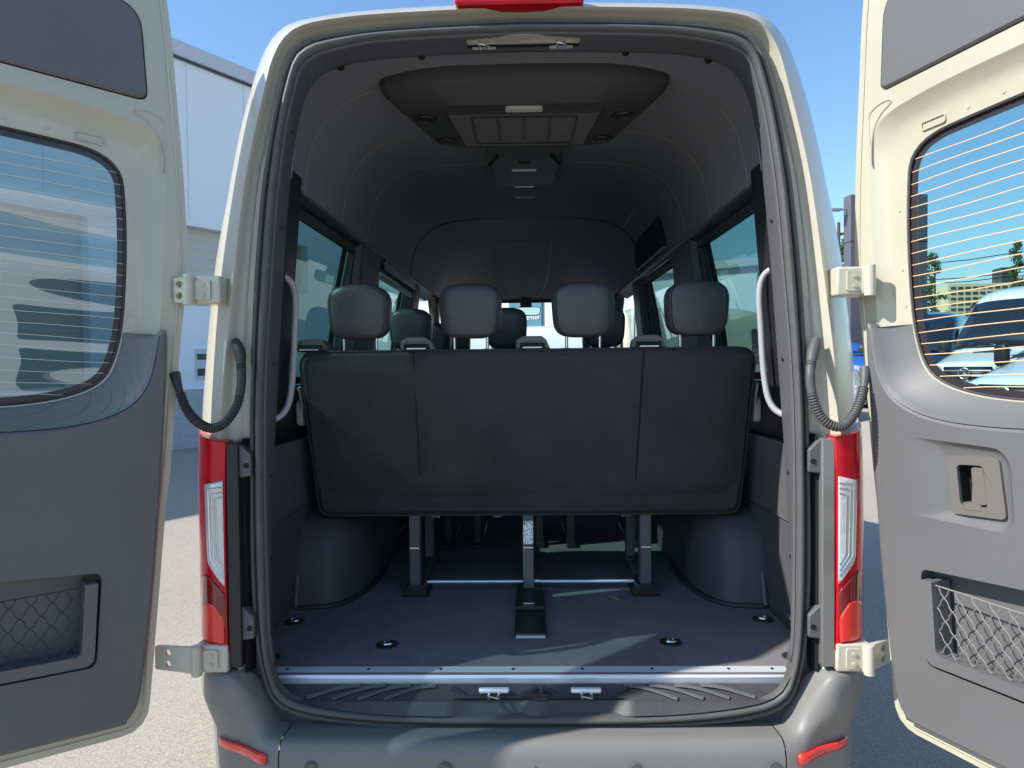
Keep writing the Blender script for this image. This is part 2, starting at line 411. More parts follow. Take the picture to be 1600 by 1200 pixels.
b = MB(); b.loft([[(x, 4.35, 1.25), (x, 4.40, 1.42), (x, 4.95, 1.47), (x, 5.0, 1.2)] for x in (-.9, .9)], True, True, True)
b.build('dashboard', M['trim'], van, bevel=.02)
# wheels (under the van, mostly hidden)
def wheel(parent, x, y, r=.35, wdt=.24, z=None):
    z = r if z is None else z
    m = MB(); n = 28; prf = [(.60, 0), (.95, 0), (1, .1), (1, .9), (.95, 1), (.60, 1)]
    m.loft([[(x + (q - .5) * wdt, y + r * k * cos(2 * pi * i / n), z + r * k * sin(2 * pi * i / n)) for i in range(n)] for k, q in prf])
    t = m.build('wheel', M['tyre'], parent)
    m = MB(); m.cyl((x - wdt * .42, y, z), r * .6, wdt * .84, 'X', 24)
    for i in range(6):
        a = i * pi / 3
        for sx in (-.46, .38): m.box((x + sx * wdt, y - .03, z + .08), (x + (sx + .08) * wdt, y + .03, z + r * .5), rot=Matrix.Rotation(a, 3, 'X'), piv=(x + sx * wdt, y, z))
    m.build('rim', M['rim'], t)
for x in (-.86, .86):
    wheel(van, x, 1.15); wheel(van, x, 5.0)
b = MB(); b.box((-.8, .2, .36), (.8, 5.6, .52)); b.build('underbody', M['black'], van)

# side glass + inner frames
for s_ in (1, -1):
    for k, (a, c) in enumerate(side_windows):
        m = MB()
        m.loft([[(s_ * (Wx(z) - .05), a - .02, z), (s_ * (Wx(z) - .05), c + .02, z)] for z in (1.48, 1.75, 1.98, 2.2)], False)
        m.build('side_window', M['glass_side'] if k < 2 else M['glass_front'], van)

# inner walls
XW = .90
def wall_strip(name, z0, z1, x0, x1, material, y0=.15, y1=4.2, bev=None):
    for s_ in (1, -1):
        m = MB(); rows = []
        for Y in (y0, y0 + .10, y0 + .22, 1.0, 2.0, 3.0, y1):
            t = min(1, (Y - y0) / .2)
            def xx(z, X):
                # start at the opening trim
                tx = .80 if z < 1.0 else (.80 - .012 * (z - 1.0) / .25 if z < 1.25 else .79 - .022 * (z - 1.25) / .27)
                return tx * (1 - t) + X * t
            rows.append([(s_ * (xx(z0, x0) + 0), Y, z0), (s_ * xx((z0 + z1) / 2, (x0 + x1) / 2), Y, (z0 + z1) / 2), (s_ * xx(z1, x1), Y, z1)])
        rows = [r + [(p[0] + s_ * .03, p[1], p[2]) for p in r[::-1]] for r in rows]
        m.loft(rows, True, True, True)
        m.build(name, material, van, bevel=.004)
wall_strip('lower_side_trim', .645, 1.02, .905, .90, M['trim'])
wall_strip('upper_side_trim', 1.024, 1.295, .892, .888, M['door_plastic'])
wall_strip('window_ledge_trim', 1.30, 1.502, .91, .885, M['black'])
# headliner
HL = [(.795, 2.195), (.785, 2.28), (.762, 2.37), (.72, 2.45), (.66, 2.51), (.58, 2.55), (.45, 2.575), (.25, 2.585), (0, 2.588)]
hl = crom(HL, 5); hl = hl + [(-x, z) for x, z in hl[::-1][1:]]
NH = len(hl)
# the part of the opening trim above z=2.1
tiu = crom([(.713, 2.15), (.693, 2.30), (.664, 2.40), (.61, 2.47), (.5, 2.505), (.3, 2.52), (0, 2.527)], 5)
tiu = arcres(tiu + [(-x, z) for x, z in tiu[::-1][1:]], NH, False)
hlr = arcres(hl, NH, False)
def hring(lp, Y): return [(p[0], Y, p[1]) for p in lp]
def slope(lp, kz, kx): return [(p[0] * kx, 2.195 + (p[1] - 2.195) * kz) for p in lp]
m = MB()
m.loft([hring(tiu, .145), hring(mixl(tiu, hlr, .35), .19), hring(mixl(tiu, hlr, .85), .28), hring(hlr, .36), hring(hlr, 1.0), hring(hlr, 1.9), hring(hlr, 2.80), hring(slope(hlr, .90, .995), 3.0), hring(slope(hlr, .55, .99), 3.5), hring(slope(hlr, .10, .985), 4.0), hring(slope(hlr, -.10, .98), 4.24)], False)
m.build('headliner', M['liner'], van, smooth=60, solid=.004)
for Y in (.53, 1.05, 1.53):
    m = MB(); m.tube([(p[0] * .996, Y, p[1] - .003 * (1 if abs(p[0]) < .7 else 0)) for p in hlr], .0035, 6); m.build('headliner_seam', M['liner_edge'], van)
m = MB()   # cab arch rim
ar = crom([(.786, 2.20), (.765, 2.33), (.70, 2.455), (.57, 2.54), (.35, 2.574), (0, 2.582)], 5); ar = ar + [(-x, z) for x, z in ar[::-1][1:]]
m.tube([(p[0], 2.83, p[1]) for p in ar], .003, 8)
m.build('cab_arch_rim', M['rubber_dark'], van, smooth=60)
# window surrounds inside
for s_ in (1, -1):
    m = MB()
    m.loft([[(s_ * .79, Y, 2.200), (s_ * .80, Y, 2.188), (s_ * .885, Y, 2.150), (s_ * .872, Y, 2.20)] for Y in (.16, .5, 2.0, 4.2)], True, True, True)
    m.build('window_header_trim', M['black'], van, bevel=.003)
    for (ya, yb) in ((.16, .42), (1.47, 1.955), (3.075, 3.405)):
        m = MB()
        def px(z, Y):
            t = min(1, (Y - .15) / .2); return (.778 - .058 * (z - 1.5) / .7) * (1 - t) + (.862 - .062 * (z - 1.5) / .7) * t
        ring_ = []
        for z in (1.495, 1.7, 1.95, 2.195):
            xa, xb = px(z, ya), px(z, yb)
            xo = Wx(z) - .025; ring_.append([(s_ * xo, ya, z), (s_ * xa, ya + .02, z), (s_ * xa, (ya + yb) / 2, z), (s_ * xb, yb - .03, z), (s_ * xo, yb, z)])
        m.loft(ring_, True, True, True)
        m.build('window_pillar_trim', M['black'] if ya < 1 else M['trim'], van, bevel=.008)
    # glass-run frames
    for (ya, yb) in side_windows[:2]:
        m = MB(); x1, x0 = .872, .905
        lp = rpoly([(ya + .012, 1.51), (yb - .012, 1.51), (yb - .012, 2.165), (ya + .012, 2.165)], .05); lp2 = offs(lp, .028)
        f = lambda a, z, t: (s_ * (Wx(z) - .055 - .018 + t), a, z)
        m.plate(lp, [lp2], f, 0, .016); m.build('window_rubber', M['rubber_dark'], van)
# right overhead recess above the sliding door, left sliding-rail cover
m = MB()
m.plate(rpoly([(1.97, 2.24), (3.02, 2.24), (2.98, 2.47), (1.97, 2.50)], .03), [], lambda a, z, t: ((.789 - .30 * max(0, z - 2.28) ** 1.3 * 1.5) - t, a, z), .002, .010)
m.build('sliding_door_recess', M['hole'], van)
m = MB(); m.tube([(.770, 1.97, 2.225), (.77, 2.9, 2.225)], .007, 6); m.tube([(.665, 1.95, 2.512), (.662, 3.0, 2.505)], .006, 6); m.tube([(.805, 2.0, 2.165), (.805, 2.75, 2.165)], .005, 6)
m.build('sliding_door_rail', M['grab'], van)
m = MB(); m.box((-.80, 2.0, 2.125), (-.785, 3.05, 2.175)); m.box((-.83, 2.0, 2.07), (-.815, 3.05, 2.105)); m.build('window_rail', M['grab'], van, bevel=.004)
# seat belts by the second pillar
for s_ in (1, -1):
    m = MB(); m.tube(crom([(s_ * .80, 3.2, 2.15), (s_ * .795, 3.2, 1.9), (s_ * .78, 3.16, 1.62), (s_ * .76, 3.12, 1.3)], 4), .024, 6, flat=(1, .12)); m.build('seat_belt', M['grab'], van)

# floor
m = MB(); m.box((-.90, .085, .60), (.90, 4.3, .65)); m.build('cargo_floor', M['carpet'], van)
# wheel arches
for s_ in (1, -1):
    pl = crom([(.905, .665), (.86, .668), (.76, .695), (.70, .80), (.665, .98), (.66, 1.2), (.66, 1.6)], 5)
    rings = [[(s_ * (x + (.905 - x) * f_), y + dy, z) for x, y in pl] for z, f_, dy in ((.651, 0, 0), (.74, .012, .012), (.82, .03, .03), (.89, .07, .06), (.94, .13, .10), (.97, .26, .15), (.985, .5, .20), (.995, 1, .26))]
    m = MB(); m.loft(rings, False); o = m.build('wheel_arch_cover', M['arch'], van, smooth=60)
    m = MB(); m.tube([(s_ * (x - .012), y - .012, .656) for x, y in pl[:26]], .010, 6); m.build('arch_edge', M['rubber_dark'], o)
    m = MB(); m.tube([(s_ * .893, .655 + .014 * k + .004 * k * k, .66 + .065 * k) for k in range(5)], .010, 6); m.build('arch_edge', M['trim'], o)
# tie-down rings
for x, y in ((-.853, .522), (-.472, .306), (.469, .322), (.842, .534), (-.83, .2), (.83, .2)):
    m = MB(); m.cyl((x, y, .6505), .034, .003, 'Z', 24); o = m.build('tie_down_ring', M['hole'], van)
    m = MB(); m.tube([(x + .017 * cos(a), y + .012 * sin(a), .6565) for a in [2 * pi * i / 14 for i in range(14)]], .0045, 6, closed=True); m.cyl((x, y, .653), .008, .008, 'Z', 10); m.build('ring', M['steel'], o)
    m = MB(); m.tube([(x + .035 * cos(a), y + .035 * sin(a), .6515) for a in [2 * pi * i / 24 for i in range(24)]], .003, 6, closed=True); m.build('collar', M['rubber_dark'], o)
# threshold strip
m = MB(); pf = [(.084, .618), (.080, .640), (.086, .648), (.096, .6500), (.128, .6545), (.132, .652), (.132, .645), (.09, .62)]
m.loft([[(x, y, z) for y, z in pf] for x in (-.775, .775)], True, True, True)
o = m.build('threshold_strip', M['alu'], van, bevel=.001)
m = MB()
for x in (-.74, -.49, -.27, -.05, .16, .37, .60, .73): m.cyl((x, .112, .6525), .0045, .002, 'Z', 10)
m.build('screw_hole', M['hole'], o)

# sill tread
m = MB()
outl = [(x, z) for x, z in si]
lo = sorted([(x, z) for x, z in si if z < .70 and abs(x) < .755])
xs_ = [p[0] for p in lo]
rows = []
def zsi(x):
    for a, c in zip(lo, lo[1:]):
        if a[0] <= x <= c[0]: return a[1] + (c[1] - a[1]) * (x - a[0]) / (c[0] - a[0] + 1e-9)
    return lo[0][1]
def tread_h(x, v):   # v 0 front(seal) .. 1 strip ; returns (y,z)
    zf = zsi(max(-.74, min(.74, x)))
    if v < .35: return (-.0 + .03 * v / .35, zf + (.602 - zf) * min(1, v / .30) * .85)
    return (.03 + .05 * (v - .35) / .65, (zf + (.602 - zf) * .85) * (1 - (v - .35) / .65) + .622 * (v - .35) / .65)
def notch(x):
    best = 0
    for c in (-.105, .165):
        d = abs(x - c); t = max(0, min(1, (.13 - d) / .055)); best = max(best, t)
    return best
N = 120; V = 14
rws = []
for i in range(N + 1):
    x = -.745 + 1.49 * i / N; r = []
    for j in range(V + 1):
        v = j / V; y, z = tread_h(x, v); nn = notch(x)
        if v < .42: y += nn * .022; z -= nn * .006
        r.append((x, y, z))
    rws.append(r)
m.loft(rws, False); tread = m.build('sill_tread', M['tread'], van, smooth=30)
for s_ in (1, -1):
    for k in range(4):
        x0 = .655 - .075 * k
        path = []
        for q in range(9):
            t = q / 8; x = x0 - .055 * k * 0 - .16 * t ** 1.6 if False else x0 - .15 * t ** .9
            v = .36 + .55 * (1 - (1 - t) ** 2); y, z = tread_h(x * s_, v); path.append((s_ * x, y, z + .002))
        m = MB(); m.tube(path, .011, 6, flat=(1, .35)); m.build('grip_rib', M['door_plastic'], tread)
    # raised black strips stand in for the unlit channels round the strikers
for c in (-.105, .165):
    m = MB(); pth = []
    for dx, v in ((-.125, .86), (-.075, .40), (.075, .40), (.125, .86)):
        y, z = tread_h(c + dx, v); pth.append((c + dx, y - .003 + (.016 if v < .5 else 0), z + .001))
    m.tube(arcres(pth, 24, False), .011, 6, flat=(1, .6)); m.build('tread_channel_shade', M['black'], tread)
for x in (-.105, .165):
    m = MB(); m.box((x - .045, .033, .612), (x + .045, .05, .628)); o = m.build('door_striker', M['alu'], van, bevel=.006)
    m = MB(); m.tube([(x - .014, .04, .615), (x - .014, .012, .612), (x + .014, .012, .612), (x + .014, .04, .615)], .005, 8); m.build('latch_loop', M['steel'], o)
m = MB(); m.box((-.02, .036, .600), (.06, .05, .612)); m.build('sill_step', M['black'], van, bevel=.003)

# rubber seal round the opening
def sweep(loopA, YA, loopB, YB, k=8, bulge=.02):
    out = []
    for q in range(k + 1):
        t = q / k; a = pi * t
        lp = mixl(loopA, loopB, .5 - .5 * cos(a)); out.append(ring(lp, YA * (1 - t) + YB * t - sin(a) * bulge))
    return out
m = MB()
sm = mixl(so, si, .50)
m.loft(sweep(mixl(so, si, .10), .05, sm, .035, 8, .030) + sweep(sm, .035, si, .03, 8, .038) + [ring(mixl(si, ti, .15), .03)], True)
m.build('door_seal', M['rubber'], van, smooth=70)
m = MB(); m.tube([(p[0], .022, p[1]) for p in sm], .0035, 5, closed=True); m.build('seal_groove', M['rubber_dark'], van)
# inner plastic trim of the opening
m = MB()
idx = [i for i in range(len(ANG)) if si[i][1] > .70]
hi = [p for p in range(len(ANG)) if si[p][1] > .70]
r1 = [si[i] for i in hi]; r2 = [mixl(si, ti, .5)[i] for i in hi]; r3 = [ti[i] for i in hi]
m.loft([[(p[0], .012, p[1]) for p in r1], [(p[0], .03, p[1]) for p in r1], [(p[0], .09, p[1]) for p in r2], [(p[0], .148, p[1]) for p in r3], [(p[0] * 1.01, .16, p[1]) for p in r3]], False)
m.build('opening_trim', M['trim'], van, smooth=50, solid=.004)
# trim clips
for s_ in (1, -1):
    for z in (2.27, 1.99, 1.585, 1.25, 1.0, .77):
        i = min(range(len(ANG)), key=lambda i: (abs(ti[i][1] - z) + (0 if ti[i][0] * s_ > 0 else 9)))
        x = (ti[i][0] + si[i][0]) / 2
        m = MB(); m.cyl((x - s_ * .0005, .085, z), .009, -s_ * .006, 'X', 14, r2=.006); m.build('trim_clip', M['black'], van)
for x in (-.56, -.31, .31, .56):
    i = min(range(len(ANG)), key=lambda i: (abs(ti[i][0] - x) + (0 if ti[i][1] > 2 else 9))); z = ti[i][1]
    m = MB(); m.cyl((x, .165, z + .002), .013, -.01, 'Z', 14, r2=.009); m.build('trim_clip', M['hole'], van)
for x in (-.142, -.10, .125, .166):
    m = MB(); m.cyl((x, .115, 2.527), .008, -.006, 'Z', 12); m.build('screw_cover', M['hole'], van)
# latch plate and strikers on the header
m = MB(); m.loft([[(x, .018, 2.513), (x, .06, 2.510), (x, .092, 2.517), (x, .092, 2.54), (x, .018, 2.54)] for x in (-.165, .165)], True, True, True)
lp_ = m.build('header_latch_plate', M['paint_in'], van, bevel=.003)
m = MB(); m.box((-.165, .092, 2.512), (.165, .099, 2.535)); m.build('latch_recess', M['hole'], lp_)
for x in (-.115, .11):
    m = MB(); m.box((x - .034, .082, 2.500), (x + .034, .09, 2.508)); m.tube([(x - .012, .085, 2.504), (x - .012, .05, 2.500), (x + .012, .05, 2.500), (x + .012, .085, 2.504)], .0045, 8); m.build('latch_loop', M['steel'], lp_)

# high brake light
m = MB(); bl = rpoly([(-.195, 2.578), (.175, 2.578), (.155, 2.64), (-.175, 2.64)], [.02, .02, .03, .03])
m.loft([[(x, -.028, z) for x, z in offs(bl, .006)], [(x, -.022, z) for x, z in bl], [(x, .08, z) for x, z in bl]], True, True, True)
m.build('high_brake_light', M['red'], van, smooth=40)
# ceiling air unit
m = MB()
def unit_ring(z, yr, yf, wr, wf, r=.05):
    return rpoly([(-wr, yr + .06), (-wr * .62, yr), (wr * .62, yr), (wr, yr + .06), (wf, yf - .03), (wf * .8, yf), (-wf * .8, yf), (-wf, yf - .03)], [.05, .10, .10, .05, .05, .05, .05, .05], 5)
top = unit_ring(0, .385, 1.0, .512, .40); mid = unit_ring(0, .40, .985, .500, .385); bot = unit_ring(0, .46, .93, .43, .345)
m.loft([[(x, y, 2.60) for x, y in top], [(x, y, 2.55) for x, y in top], [(x, y, 2.525) for x, y in mid], [(x, y, 2.478) for x, y in bot]], True, True, True)
ac = m.build('ceiling_air_unit', M['ac'], van, smooth=35, bevel=.008)
m = MB(); gr = rpoly([(-.285, .52), (.285, .52), (.25, .905), (-.25, .905)], .02); m.plate(gr, [offs(gr, .010)], lambda a, y, t: (a, y, t), 2.470, 2.479); m.build('grille_frame', M['rubber_dark'], ac)
m = MB(); g2 = offs(gr, .011); m.plate(g2, [], lambda a, y, t: (a, y, t), 2.4735, 2.478); m.build('grille_back', M['black'], ac); m = MB()
for k in range(22):
    y = .535 + .0165 * k; wd = .272 - .035 * (y - .52) / .385; m.box((-wd, y, 2.470), (wd, y + .0085, 2.4732))
m.build('intake_grille', M['vent'], ac)
m = MB()
for x in (-.19, -.095, 0, .095, .19): m.box((x - .003, .56, 2.466), (x + .003, .86, 2.4698))
m.box((-.19, .855, 2.466), (.19, .862, 2.4698)); m.box((-.19, .553, 2.466), (.19, .56, 2.4698))
m.build('grille_divider', M['black'], ac)
m = MB(); m.plate(rpoly([(-.066, .475), (.066, .475), (.066, .505), (-.066, .505)], .014), [], lambda a, y, t: (a, y, t), 2.466, 2.478); m.build('reading_lamp', M['lamp'], ac)
for x, y in ((-.36, .58), (.36, .58), (-.31, .84), (.31, .84)):
    m = MB(); m.tube([(x + .036 * cos(a), y + .03 * sin(a), 2.474) for a in [2 * pi * i / 20 for i in range(20)]], .005, 6, closed=True)
    m.box((x - .03, y - .004, 2.470), (x + .03, y + .004, 2.476)); m.cyl((x, y, 2.472), .014, .006, 'Z', 14); m.build('air_nozzle', M['black'], ac)
# rear console behind it
m = MB()
m.loft([[(-.175 * k, y, zt), (-.165 * k, y, zb), (0, y, zb - .008), (.165 * k, y, zb), (.175 * k, y, zt)] for y, zt, zb, k in ((1.03, 2.59, 2.54, 1), (1.2, 2.59, 2.505, .97), (1.5, 2.59, 2.50, .92), (1.72, 2.59, 2.52, .86), (1.8, 2.59, 2.56, .82))], False)
cn = m.build('ceiling_console', M['trim'], van, smooth=40, bevel=.006)
m = MB(); m.box((-.06, 1.33, 2.492), (.055, 1.355, 2.498)); m.box((-.05, 1.70, 2.508), (.045, 1.725, 2.515)); m.build('chrome_strip', M['steel'], cn)
m = MB(); m.tube([(-.12, 1.15, 2.505), (-.16, 1.26, 2.497)], .008, 6); m.tube([(.12, 1.15, 2.505), (.16, 1.26, 2.497)], .008, 6); m.tube([(-.03, 1.22, 2.498), (.03, 1.22, 2.498)], .008, 6); m.build('console_button', M['hole'], cn)
m = MB(); m.box((-.06, 2.25, 2.582), (.06, 2.29, 2.59)); m.build('ceiling_lamp', M['lamp'], van, bevel=.004)
# cab overhead console and mirror
m = MB(); m.loft([[(-hw_, Y, zb + .16), (-hw_, Y, zb + .02), (-hw_ * .9, Y, zb), (hw_ * .9, Y, zb), (hw_, Y, zb + .02), (hw_, Y, zb + .16)] for Y, zb, hw_ in ((3.2, 2.48, .20), (3.35, 2.42, .20), (3.6, 2.30, .19), (3.9, 2.195, .16), (4.07, 2.165, .135), (4.12, 2.18, .13))], True, True, True); oc = m.build('overhead_console', M['liner'], van, bevel=.006)
m = MB(); m.plate(rpoly([(-.125, 2.155), (.125, 2.155), (.13, 2.19), (-.13, 2.19)], .012), [offs(rpoly([(-.125, 2.155), (.125, 2.155), (.13, 2.19), (-.13, 2.19)], .012), .008)], lambda a, z, t: (a, t, z + .012), 4.03, 4.06); m.build('lamp_bezel', M['grab'], oc)
m = MB(); m.plate(rpoly([(-.115, 2.01), (.115, 2.01), (.125, 2.075), (-.125, 2.075)], .025), [], lambda a, z, t: (a, t, z), 4.06, 4.08); mr = m.build('rear_view_mirror', M['mirror'], van, bevel=.003)
m = MB(); m.plate(rpoly([(-.12, 2.005), (.12, 2.005), (.13, 2.08), (-.13, 2.08)], .025), [], lambda a, z, t: (a, t, z), 4.081, 4.10); m.box((-.05, 4.1, 2.05), (.05, 4.2, 2.16)); m.build('mirror_housing', M['black'], mr)
# sun visors
for s_ in (1, -1):
    m = MB(); m.box((s_ * .45 - .22, 4.10, 2.10), (s_ * .45 + .22, 4.13, 2.17)); m.build('sun_visor', M['trim'], van, bevel=.01)

# ------------------------------------------------------------------ seats
def headrest(x, Y, z0, parent, w_=.232, h=.205, post=True):
    m = MB(); zc_ = z0 + .045 + h / 2; rings = superell((x, Y, zc_), (w_, .11, h), .50, .45, 36, 22, taper=.05, lean=-.006)
    rings = [[(p[0], p[1] + .010 * ((p[0] - x) / w_ * 2) ** 2, p[2] - .010 * ((p[0] - x) / w_ * 2) ** 2 * (1 if p[2] > zc_ else -.3)) for p in r_] for r_ in rings]
    m.loft(rings, True, True, True); o = m.build('headrest', M['leather'], parent, smooth=80)
    sgn = lambda a, e: (abs(a) ** e) * (1 if a >= 0 else -1)
    for dx in (-1, 1):
        pth = []
        for q in range(19):
            ph = -1.15 + 2.3 * q / 18; th = -pi / 2 + dx * .82
            r_ = sgn(cos(ph), .5); xx = r_ * sgn(cos(th), .45); yy = r_ * sgn(sin(th), .45); zz_ = sgn(sin(ph), .5); tp = 1 + .05 * zz_
            xx2 = xx * w_ / 2 * tp; k = (xx2 / w_ * 2) ** 2
            pth.append((x + xx2 * 1.003, Y + yy * .0555 - .006 * zz_ + .010 * k, zc_ + zz_ * h / 2 * 1.0 - .010 * k * (1 if zz_ > 0 else -.3)))
        m = MB(); m.tube(pth, .0014, 5); m.build('headrest_seam', M['black'], o)
    m = MB(); pr = [(x + (w_ / 2 - .017) * q[0], Y - .012 * abs(q[1]) * 0 + q[1], z0 + .045 + h / 2 + q[2] * (h / 2 - .02)) for q in []]
    for dx in (-.062, .062):
        m = MB(); m.cyl((x + dx, Y, z0 - .03), .006, .095, 'Z', 10); m.build('headrest_post', M['steel'], o)
        m = MB(); m.cyl((x + dx, Y, z0 - .002), .017, .008, 'Z', 14); m.build('post_collar', M['black'], o)
    return o
bench = empty('rear_bench_seat', parent=van)
# back panel, leaning: z .98 (Y .78) -> 1.636 (Y .58)
def bk(x, z, t): return (x, .78 - .20 * (z - .98) / .656 + t, z)
bl_ = rpoly([(-.836, .978), (.838, .978), (.846, 1.636), (-.850, 1.636)], [.05, .05, .07, .07], 8)
m = MB(); Lb = arcres(bl_, 160)
def bkr(d, t): return [bk(x, z, t) for x, z in offs(Lb, d)]
m.loft([bkr(.012, .085), bkr(0, .07), bkr(0, .035), bkr(.006, .014), bkr(.022, .003)], True)
# front skin: grid with soft bulge and seams
NX, NZ = 90, 26; rows = []
for j in range(NZ + 1):
    row = []
    for i in range(NX + 1):
        u_, v_ = i / NX, j / NZ; x = -.826 + 1.652 * u_ + .0; z = 1.0 + .612 * v_
        # rounded ends
        ed = 1
        for (cx, cz, r) in ((-.79, 1.035, .045), (.79, 1.035, .045), (-.79, 1.578, .045), (.79, 1.578, .045)): pass
        se = min(abs(x + .415), abs(x - .425)); t = .003 - .012 * min(1, min(u_, 1 - u_) / .05) * min(1, min(v_, 1 - v_) / .08)
        t += .008 * math.exp(-(se / .006) ** 2) + .003 * sin(x * 9 + z * 4) * sin(z * 11)
        t += .045 * max(0, (.22 - v_) / .22) ** 2
        row.append(bk(x, z, t))
    rows.append(row)
m.loft(rows, False)
m.add(*(lambda vs: (vs, [tuple(range(len(vs)))]))(bkr(.022, .004)))
m.add(*(lambda vs: (vs, [tuple(range(len(vs)))]))(bkr(.012, .085)))
bkp = m.build('backrest_rear_panel', M['fabric'], bench, smooth=60)
m = MB(); m.tube(bkr(.003, .015), .0035, 6, closed=True); m.build('piping', M['rubber_dark'], bkp)
for x0, x1 in ((-.415, -.420), (.428, .415)):
    m = MB(); m.tube([bk(x0 + (x1 - x0) * k / 8, 1.625 - .62 * k / 8, -.007 + (.045 * max(0, (k - 6) / 2) ** 2)) for k in range(9)], .0022, 5); m.build('seam', M['hole'], bkp)
for k, x in enumerate((-.626, -.208, .213, .636)): 
    headrest(x, .645, 1.632, bench)
    m = MB(); rings = superell((x, .86, 1.33), (.43, .14, .60), .35, .35, lean=-.06); m.loft(rings, True, True, True); m.build('backrest', M['leather'], bench, smooth=80)
    m = MB(); rings = superell((x, 1.08, 1.08), (.43, .48, .15), .35, .35); m.loft(rings, True, True, True); m.build('seat_cushion', M['leather'], bench, smooth=80)
for x in (-.80, -.405, .022, .448):
    m = MB(); xx = x
    m.loft([[(xx - .062, .60, 1.636), (xx - .058, .585, 1.668), (xx - .035, .60, 1.683), (xx + .035, .60, 1.683), (xx + .052, .585, 1.668), (xx + .066, .60, 1.636)], [(xx - .05, .74, 1.63), (xx - .045, .74, 1.665), (xx - .03, .74, 1.672), (xx + .03, .74, 1.672), (xx + .045, .74, 1.665), (xx + .055, .74, 1.63)]], True, True, True)
    o = m.build('belt_guide', M['door_plastic'], bench, bevel=.004)
    m = MB(); m.box((xx - .045, .583, 1.638), (xx + .045, .60, 1.657)); m.build('belt_slot', M['hole'], o)
    m = MB(); m.box((xx - .035, .578, 1.6375), (xx + .035, .59, 1.6425)); m.build('belt_webbing', M['clear'], o)
for x in (-.456, .0, .468):
    m = MB(); m.box((x - .022, .80, .665), (x + .022, .86, 1.05)); m.box((x - .018, .86, .665), (x + .018, 1.30, .70)); m.box((x - .02, 1.22, .665), (x + .02, 1.27, 1.02))
    lg = m.build('bench_leg', M['trim'], bench, bevel=.004)
for x in (-.456, .468):
    m = MB(); m.loft([[(x + a * q, .79 + .14 * (b_), zz_) for a, b_ in ((-1, 0), (1, 0), (1, 1), (-1, 1))] for q, zz_ in ((.055, .652), (.045, .672), (.03, .70))], True, True, True); m.build('floor_bracket', M['darkmetal'], bench, bevel=.004)
m = MB(); m.box((-.05, .36, .652), (.06, .84, .668)); m.box((-.05, .58, .668), (.06, .86, .685))
m.build('floor_bracket', M['darkmetal'], bench, bevel=.004)
m = MB(); m.box((-.045, .352, .654), (.055, .36, .662)); m.box((-.02, .60, .687), (.02, .605, .690)); m.build('bracket_edge', M['alu'], bench)
m = MB(); m.tube([(-.434, .885, .685), (.446, .885, .685)], .0065, 8); m.build('cross_bar', M['alu'], bench)
m = MB(); 
for x in (-.456, .0, .468): m.box((x - .018, .796, .845), (x + .018, .8, .850))
for x in (-.456, .468): m.box((x - .02, .795, .672), (x + .025, .80, .68))
m.build('leg_fitting', M['steel'], bench)
m = MB(); m.box((-.019, .795, .862), (.019, .799, .955)); m.build('warning_sticker', M['sticker'], bench)
for x in (-.39, -.13, .41):
    m = MB(); m.tube([(x - .014, .95, .99), (x - .014, .95, .94), (x + .014, .95, .94), (x + .014, .95, .99)], .006, 6); m.cyl((x - .02, .95, .955), .012, .04, 'X', 10); m.build('belt_anchor', M['steel'], bench)
m = MB(); m.box((-.80, .80, .99), (.80, 1.30, 1.03)); m.build('bench_frame', M['darkmetal'], bench)

def seat(x, Y, name='passenger_seat', z0=1.60, w_=.46):
    e = empty(name, parent=van)
    m = MB(); m.loft(superell((x, Y + .10, 1.34), (w_, .16, .58), .4, .4, taper=-.04, lean=-.06), True, True, True); m.build('backrest', M['leather'], e, smooth=80)
    m = MB(); m.loft(superell((x, Y + .35, 1.07), (w_, .50, .16), .4, .4), True, True, True); m.build('seat_cushion', M['leather'], e, smooth=80)
    headrest(x, Y + .03, z0, e, .208, .20)
    m = MB()
    for dx in (-.16, .16):
        m.box((x + dx - .02, Y + .15, .65), (x + dx + .02, Y + .20, 1.0)); m.box((x + dx - .02, Y + .5, .65), (x + dx + .02, Y + .55, 1.0)); m.box((x + dx - .025, Y + .10, .651), (x + dx + .025, Y + .6, .67))
    m.box((x - .2, Y + .12, .97), (x + .2, Y + .56, 1.0))
    m.build('seat_frame', M['darkmetal'], e, bevel=.004)
    return e
for x in (-.57, -.10, .38): seat(x, 1.45, z0=1.615)
for x in (-.57, -.12): seat(x, 2.35)
for x in (-.53, .53): seat(x, 3.35, 'front_seat')
# seat-belt buckles hanging beside the bench
for s_ in (1, -1):
    m = MB(); m.loft(superell((s_ * .875, .72, 1.40), (.03, .07, .10), .4, .4), True, True, True); m.tube([(s_ * .865, .66, 1.50), (s_ * .86, .68, 1.43)], .014, 8, flat=(1, .4)); m.build('belt_buckle', M['grab'], van, smooth=80)

# grab handles
for s_ in (1, -1):
    m = MB(); pt = crom([(.80, .16, 1.868), (.772, .19, 1.868), (.742, .215, 1.845), (.730, .22, 1.79), (.735, .22, 1.68), (.742, .22, 1.56), (.752, .21, 1.47), (.772, .19, 1.425), (.81, .155, 1.405)], 6)
    m.tube([(s_ * x, y, z) for x, y, z in pt], .0100, 12)
    m.build('grab_handle', M['grab'], van, smooth=70)

